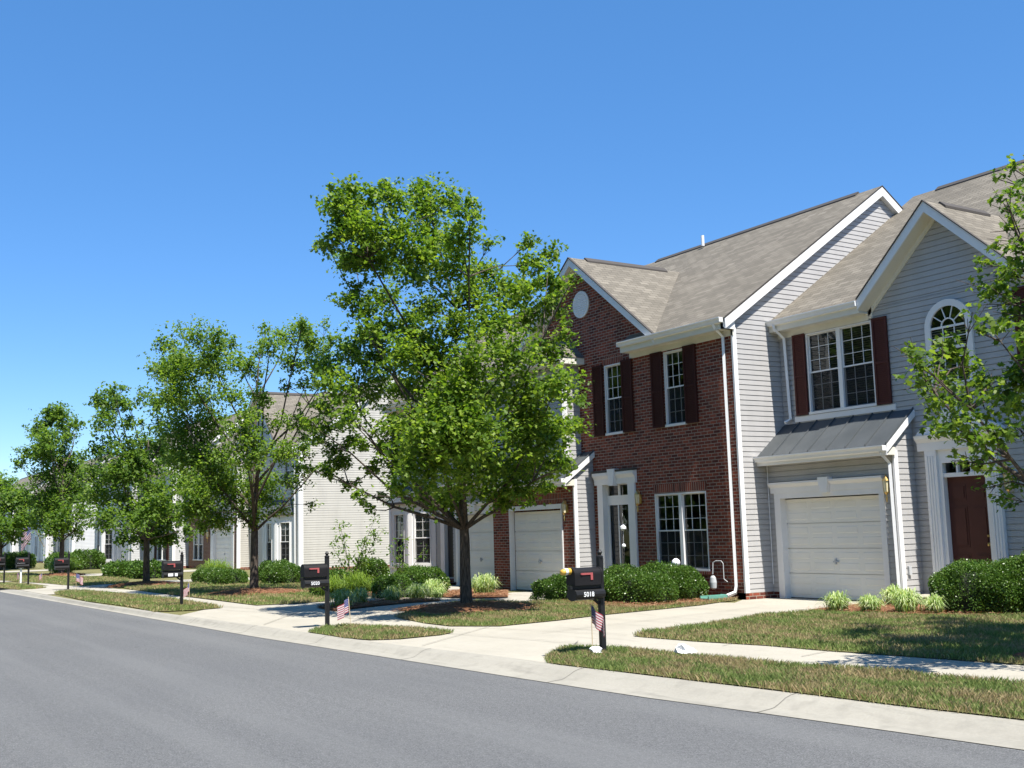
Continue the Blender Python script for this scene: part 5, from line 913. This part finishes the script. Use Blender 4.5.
def make_mailbox(label, x, y, number=None, yellow=False, lean=0):
    root = thing('mailbox', label, 'mailbox', (x, y, 0), 'black mailboxes along the kerb'); f = F(x, y, 0)   # v points to the street
    m = MB(); m.box(f, -.032, .032, -.032, .032, -.05, 1.24); m.lathe((x, y, 1.24), [(.045, 0), (.045, .02), (.022, .035), (.035, .07), (.012, .105)], 10); m.box(f, -.035, .035, .04, .50, .86, .90)
    m.tube([f(0, .04, .66), f(0, .30, .86)], .018, 6); build('post', m, M['black'], root)
    m = MB(); n = 12; prof = [(-.09, .905), (.09, .905)] + [(.09*math.cos(math.pi*k/n), 1.035+.09*math.sin(math.pi*k/n)) for k in range(n+1)]
    m.prism(f, prof, .02, .46); m.prism(f, [(a*1.06, .9+(b-.9)*1.03) for a, b in prof], .43, .47); m.prism(f, [(a*1.04, .9+(b-.9)*1.02) for a, b in prof], .03, .05); box = build('box', m, M['blackm'], root)
    m = MB(); m.box(F(x, 0, 90), y-.38, y-.19, .094, .100, 1.035, 1.06); m.box(F(x, 0, 90), y-.225, y-.19, .094, .1005, .97, 1.035); m.lathe((x+.1, y-.37, 1.05), [(.012, -.01), (.012, .01)], 8); build('signal_flag', m, M['red'], box)
    m = MB(); m.prism(f, [(.105*math.cos(2*math.pi*k/14), .79+.075*math.sin(2*math.pi*k/14)) for k in range(14)], .0, .45); m.prism(f, [(.112*math.cos(2*math.pi*k/14), .79+.08*math.sin(2*math.pi*k/14)) for k in range(14)], .435, .46); nb = build('newspaper_tube', m, M['black'], root)
    if number:
        cu = bpy.data.curves.new('n', 'FONT'); cu.body = number; cu.size = .082; cu.extrude = .002; cu.offset = .0012; cu.align_x = 'CENTER'; cu.align_y = 'CENTER'; tmp = bpy.data.objects.new('n', cu); COL.objects.link(tmp)
        bpy.context.view_layer.update(); me = bpy.data.meshes.new_from_object(tmp.evaluated_get(bpy.context.evaluated_depsgraph_get())); COL.objects.unlink(tmp); bpy.data.objects.remove(tmp)
        me.transform(Matrix.Translation((.112, -.27, .79)) @ Matrix.Rotation(R_(90), 4, 'Z') @ Matrix.Rotation(R_(90), 4, 'X')); me.materials.clear(); me.materials.append(M['num'])
        o = bpy.data.objects.new('house_number', me); COL.objects.link(o); o.parent = nb
    if lean: root.rotation_euler = (0, R_(lean), 0)
    return root, box, nb
make_mailbox('nearest black mailbox with red flag up its side, numbered 5018', -11.72, 8.78, '5018')
r = thing('newspaper', 'yellow-wrapped paper roll sticking out of the nearest mailbox', 'newspaper', (-11.72, 8.26, 1.06)); m = MB(); m.tube([(-11.73, 8.36, 1.085), (-11.725, 8.30, 1.085), (-11.72, 8.22, 1.08), (-11.715, 8.17, 1.075)], [.040, .042, .040, .034], 10); build('wrapper', m, M['yellow'], r, smooth=True); m = MB(); m.tube([(-11.722, 8.26, 1.083), (-11.72, 8.22, 1.081)], [.0432, .0422], 10); build('band', m, M['num'], r)
make_mailbox('second black mailbox from the right, numbered 5020, beside a small flag', -18.97, 8.11, '5020')
P3 = make_mailbox('third black mailbox from the right, on the grass before the low hedges', -27.87, 8.09)
for x, y, lb in ((-42.17, 8.25, 'fourth black mailbox from the right, at the edge of a far drive'), (-48.27, 7.94, 'fifth black mailbox from the right, on the far verge'), (-53.58, 7.83, 'farthest black mailbox, beside a white garden lamp')): make_mailbox(lb, x, y)
for p, lx in ((P3, -27.87),):
    m = MB(); g = F(lx, 0, 90); m.box(g, 8.09-.36, 8.09-.24, .107, .111, .755, .825); m.box(g, 8.09-.2, 8.09-.13, .107, .1115, .755, .825); build('number_plate', m, M['num'], p[2])
small_flag('small striped flag hanging limp against the nearest mailbox post', -11.78, 8.66, .66, .34, R_(15), .7, 1)
small_flag('small striped flag leaning beside the second mailbox post', -18.25, 8.25, .55, .36, R_(-60), .5, 2, (-.12, .0))
small_flag('small striped flag beside the third mailbox post', -27.6, 8.2, .6, .3, R_(-60), .8, 3)
small_flag('small striped flag spread beside the fourth mailbox post', -41.6, 8.4, .6, .4, R_(35), .5, 4)
small_flag('small striped flag beside the fifth mailbox post', -47.4, 8.3, .55, .3, R_(-60), .8, 5)
small_flag('small striped flag beside the farthest mailbox', -52.2, 8.2, .5, .35, R_(-20), .4, 6)
r = thing('house_flag', 'large striped flag hung on an angled pole from a far white house', 'flag', (-104.5, 18.0, 0)); m = MB(); m.tube([(-107.4, 18.9, 1.4), (-104.2, 17.2, 3.7)], .03, 6); build('pole', m, M['pole'], r); flag_mesh((-104.3, 17.25, 3.6), 2.6, 1.5, R_(200), .75, 9, r)
def crumple(label, x, y, s, seed):
    q = random.Random(seed); m = MB(); bm = bmesh.new(); bmesh.ops.create_icosphere(bm, subdivisions=2, radius=1)
    for v in bm.verts: v.co *= q.uniform(.5, 1.25); v.co.z = max(-.1, v.co.z*.75)
    bm.verts.index_update(); m.v = [(x+v.co.x*s, y+v.co.y*s, .05+v.co.z*s) for v in bm.verts]; m.f = [tuple(v.index for v in f.verts) for f in bm.faces]; m.mi = [0]*len(m.f); bm.free(); return tag(build('plastic_bag', m, M['white'], None, (x, y, 0)), label, 'litter')
crumple('crumpled white bag at the foot of the nearest mailbox', -11.68, 8.64, .085, 2).location.z += .02; crumple('flat white scrap lying on the grass verge right of the nearest mailbox', -10.74, 9.30, .12, 5).location.z += .035
m = MB(); m.run(F(0, 17.0, 0), [(-.15, .03), (.45, .03), (.45, .07), (.42, .10), (.38, .05), (-.1, .08), (-.15, .13)], -18.55, -18.28); m.box(F(0, 17.0, 0), -18.56, -18.53, -.15, .45, .03, .12); m.box(F(0, 17.0, 0), -18.30, -18.27, -.15, .45, .03, .12); tag(build('splash_block', m, M['green_pl'], None, (-18.4, 17.0, 0)), 'green plastic splash block under the brick house downspout', 'splash block')
r = thing('gas_meter', 'grey gas meter and bent pipe at the foot of the brick wall', 'gas meter', (-18.8, 17.2, 0)); m = MB(); m.lathe((-18.82, 17.2, .22), [(.04, 0), (.08, .03), (.09, .15), (.07, .26), (.03, .3)], 12, sy=.8); build('meter', m, M['grey'], r); m = MB(); m.tube([(-18.82, 17.2, .55), (-18.82, 17.22, .80), (-18.76, 17.25, .84), (-18.62, 17.28, .84), (-18.58, 17.3, .78), (-18.58, 17.3, .45), (-18.5, 17.33, .38)], .010, 8); build('pipe', m, M['grey'], r)
r = thing('garden_globe', 'clear globe garden light above the hedge in front of the brick house window', 'garden light', (-19.75, 16.95, 0)); m = MB(); m.tube([(-19.75, 16.95, 0), (-19.75, 16.95, .80)], .012, 6); build('stake', m, M['black'], r); m = MB(); m.lathe((-19.75, 16.95, .80), [(.03, -.09), (.085, -.05), (.1, 0), (.085, .055), (.03, .1)], 14); build('globe', m, M['white'], r, smooth=True)
r = thing('shepherd_hook', 'thin black garden hook with two white hanging ornaments in front of the glazed door', 'garden hook', (-21.2, 16.6, 0)); m = MB(); m.tube([(-21.2, 16.6, 0), (-21.2, 16.6, 1.75), (-21.17, 16.58, 1.86), (-21.08, 16.52, 1.88), (-21.03, 16.5, 1.8)], .012, 6); build('pole', m, M['black'], r)
for z, s in ((1.62, .075), (1.2, .05)): m = MB(); m.lathe((-21.10, 16.53, z), [(.01, -s), (s, -s*.3), (s, s*.3), (.02, s)], 10); m.tube([(-21.10, 16.53, z+s), (-21.10, 16.53, z+.35)], .003, 4); build('ornament', m, M['white'], r)
r = thing('garden_lamp', 'white post lamp with a peaked cap by the farthest mailbox', 'garden lamp', (-52.6, 8.35, 0)); m = MB(); m.tube([(-52.6, 8.35, 0), (-52.6, 8.35, .62)], .04, 8); build('post', m, M['white'], r); m = MB(); m.lathe((-52.6, 8.35, .62), [(.1, 0), (.11, .14), (.20, .15), (.14, .26), (.03, .34)], 10); build('lamp_head', m, M['white'], r)

# ---------------------------------------------------------------- across the street, behind the viewer: seen only in the window glass
R9 = np.random.default_rng(77); cl = [(x, y, z, 1.7) for x, y, z in zip(R9.uniform(-90, 30, 230), R9.uniform(-19, -12, 230), R9.uniform(.5, 16, 230))]
V, nv = leaves(cl, 30, .75, R9, shape='four'); tag(np_mesh('woods', V, nv, M['leaf3']), 'thick belt of leafy trees across the street from the houses', 'woods', kind='stuff')
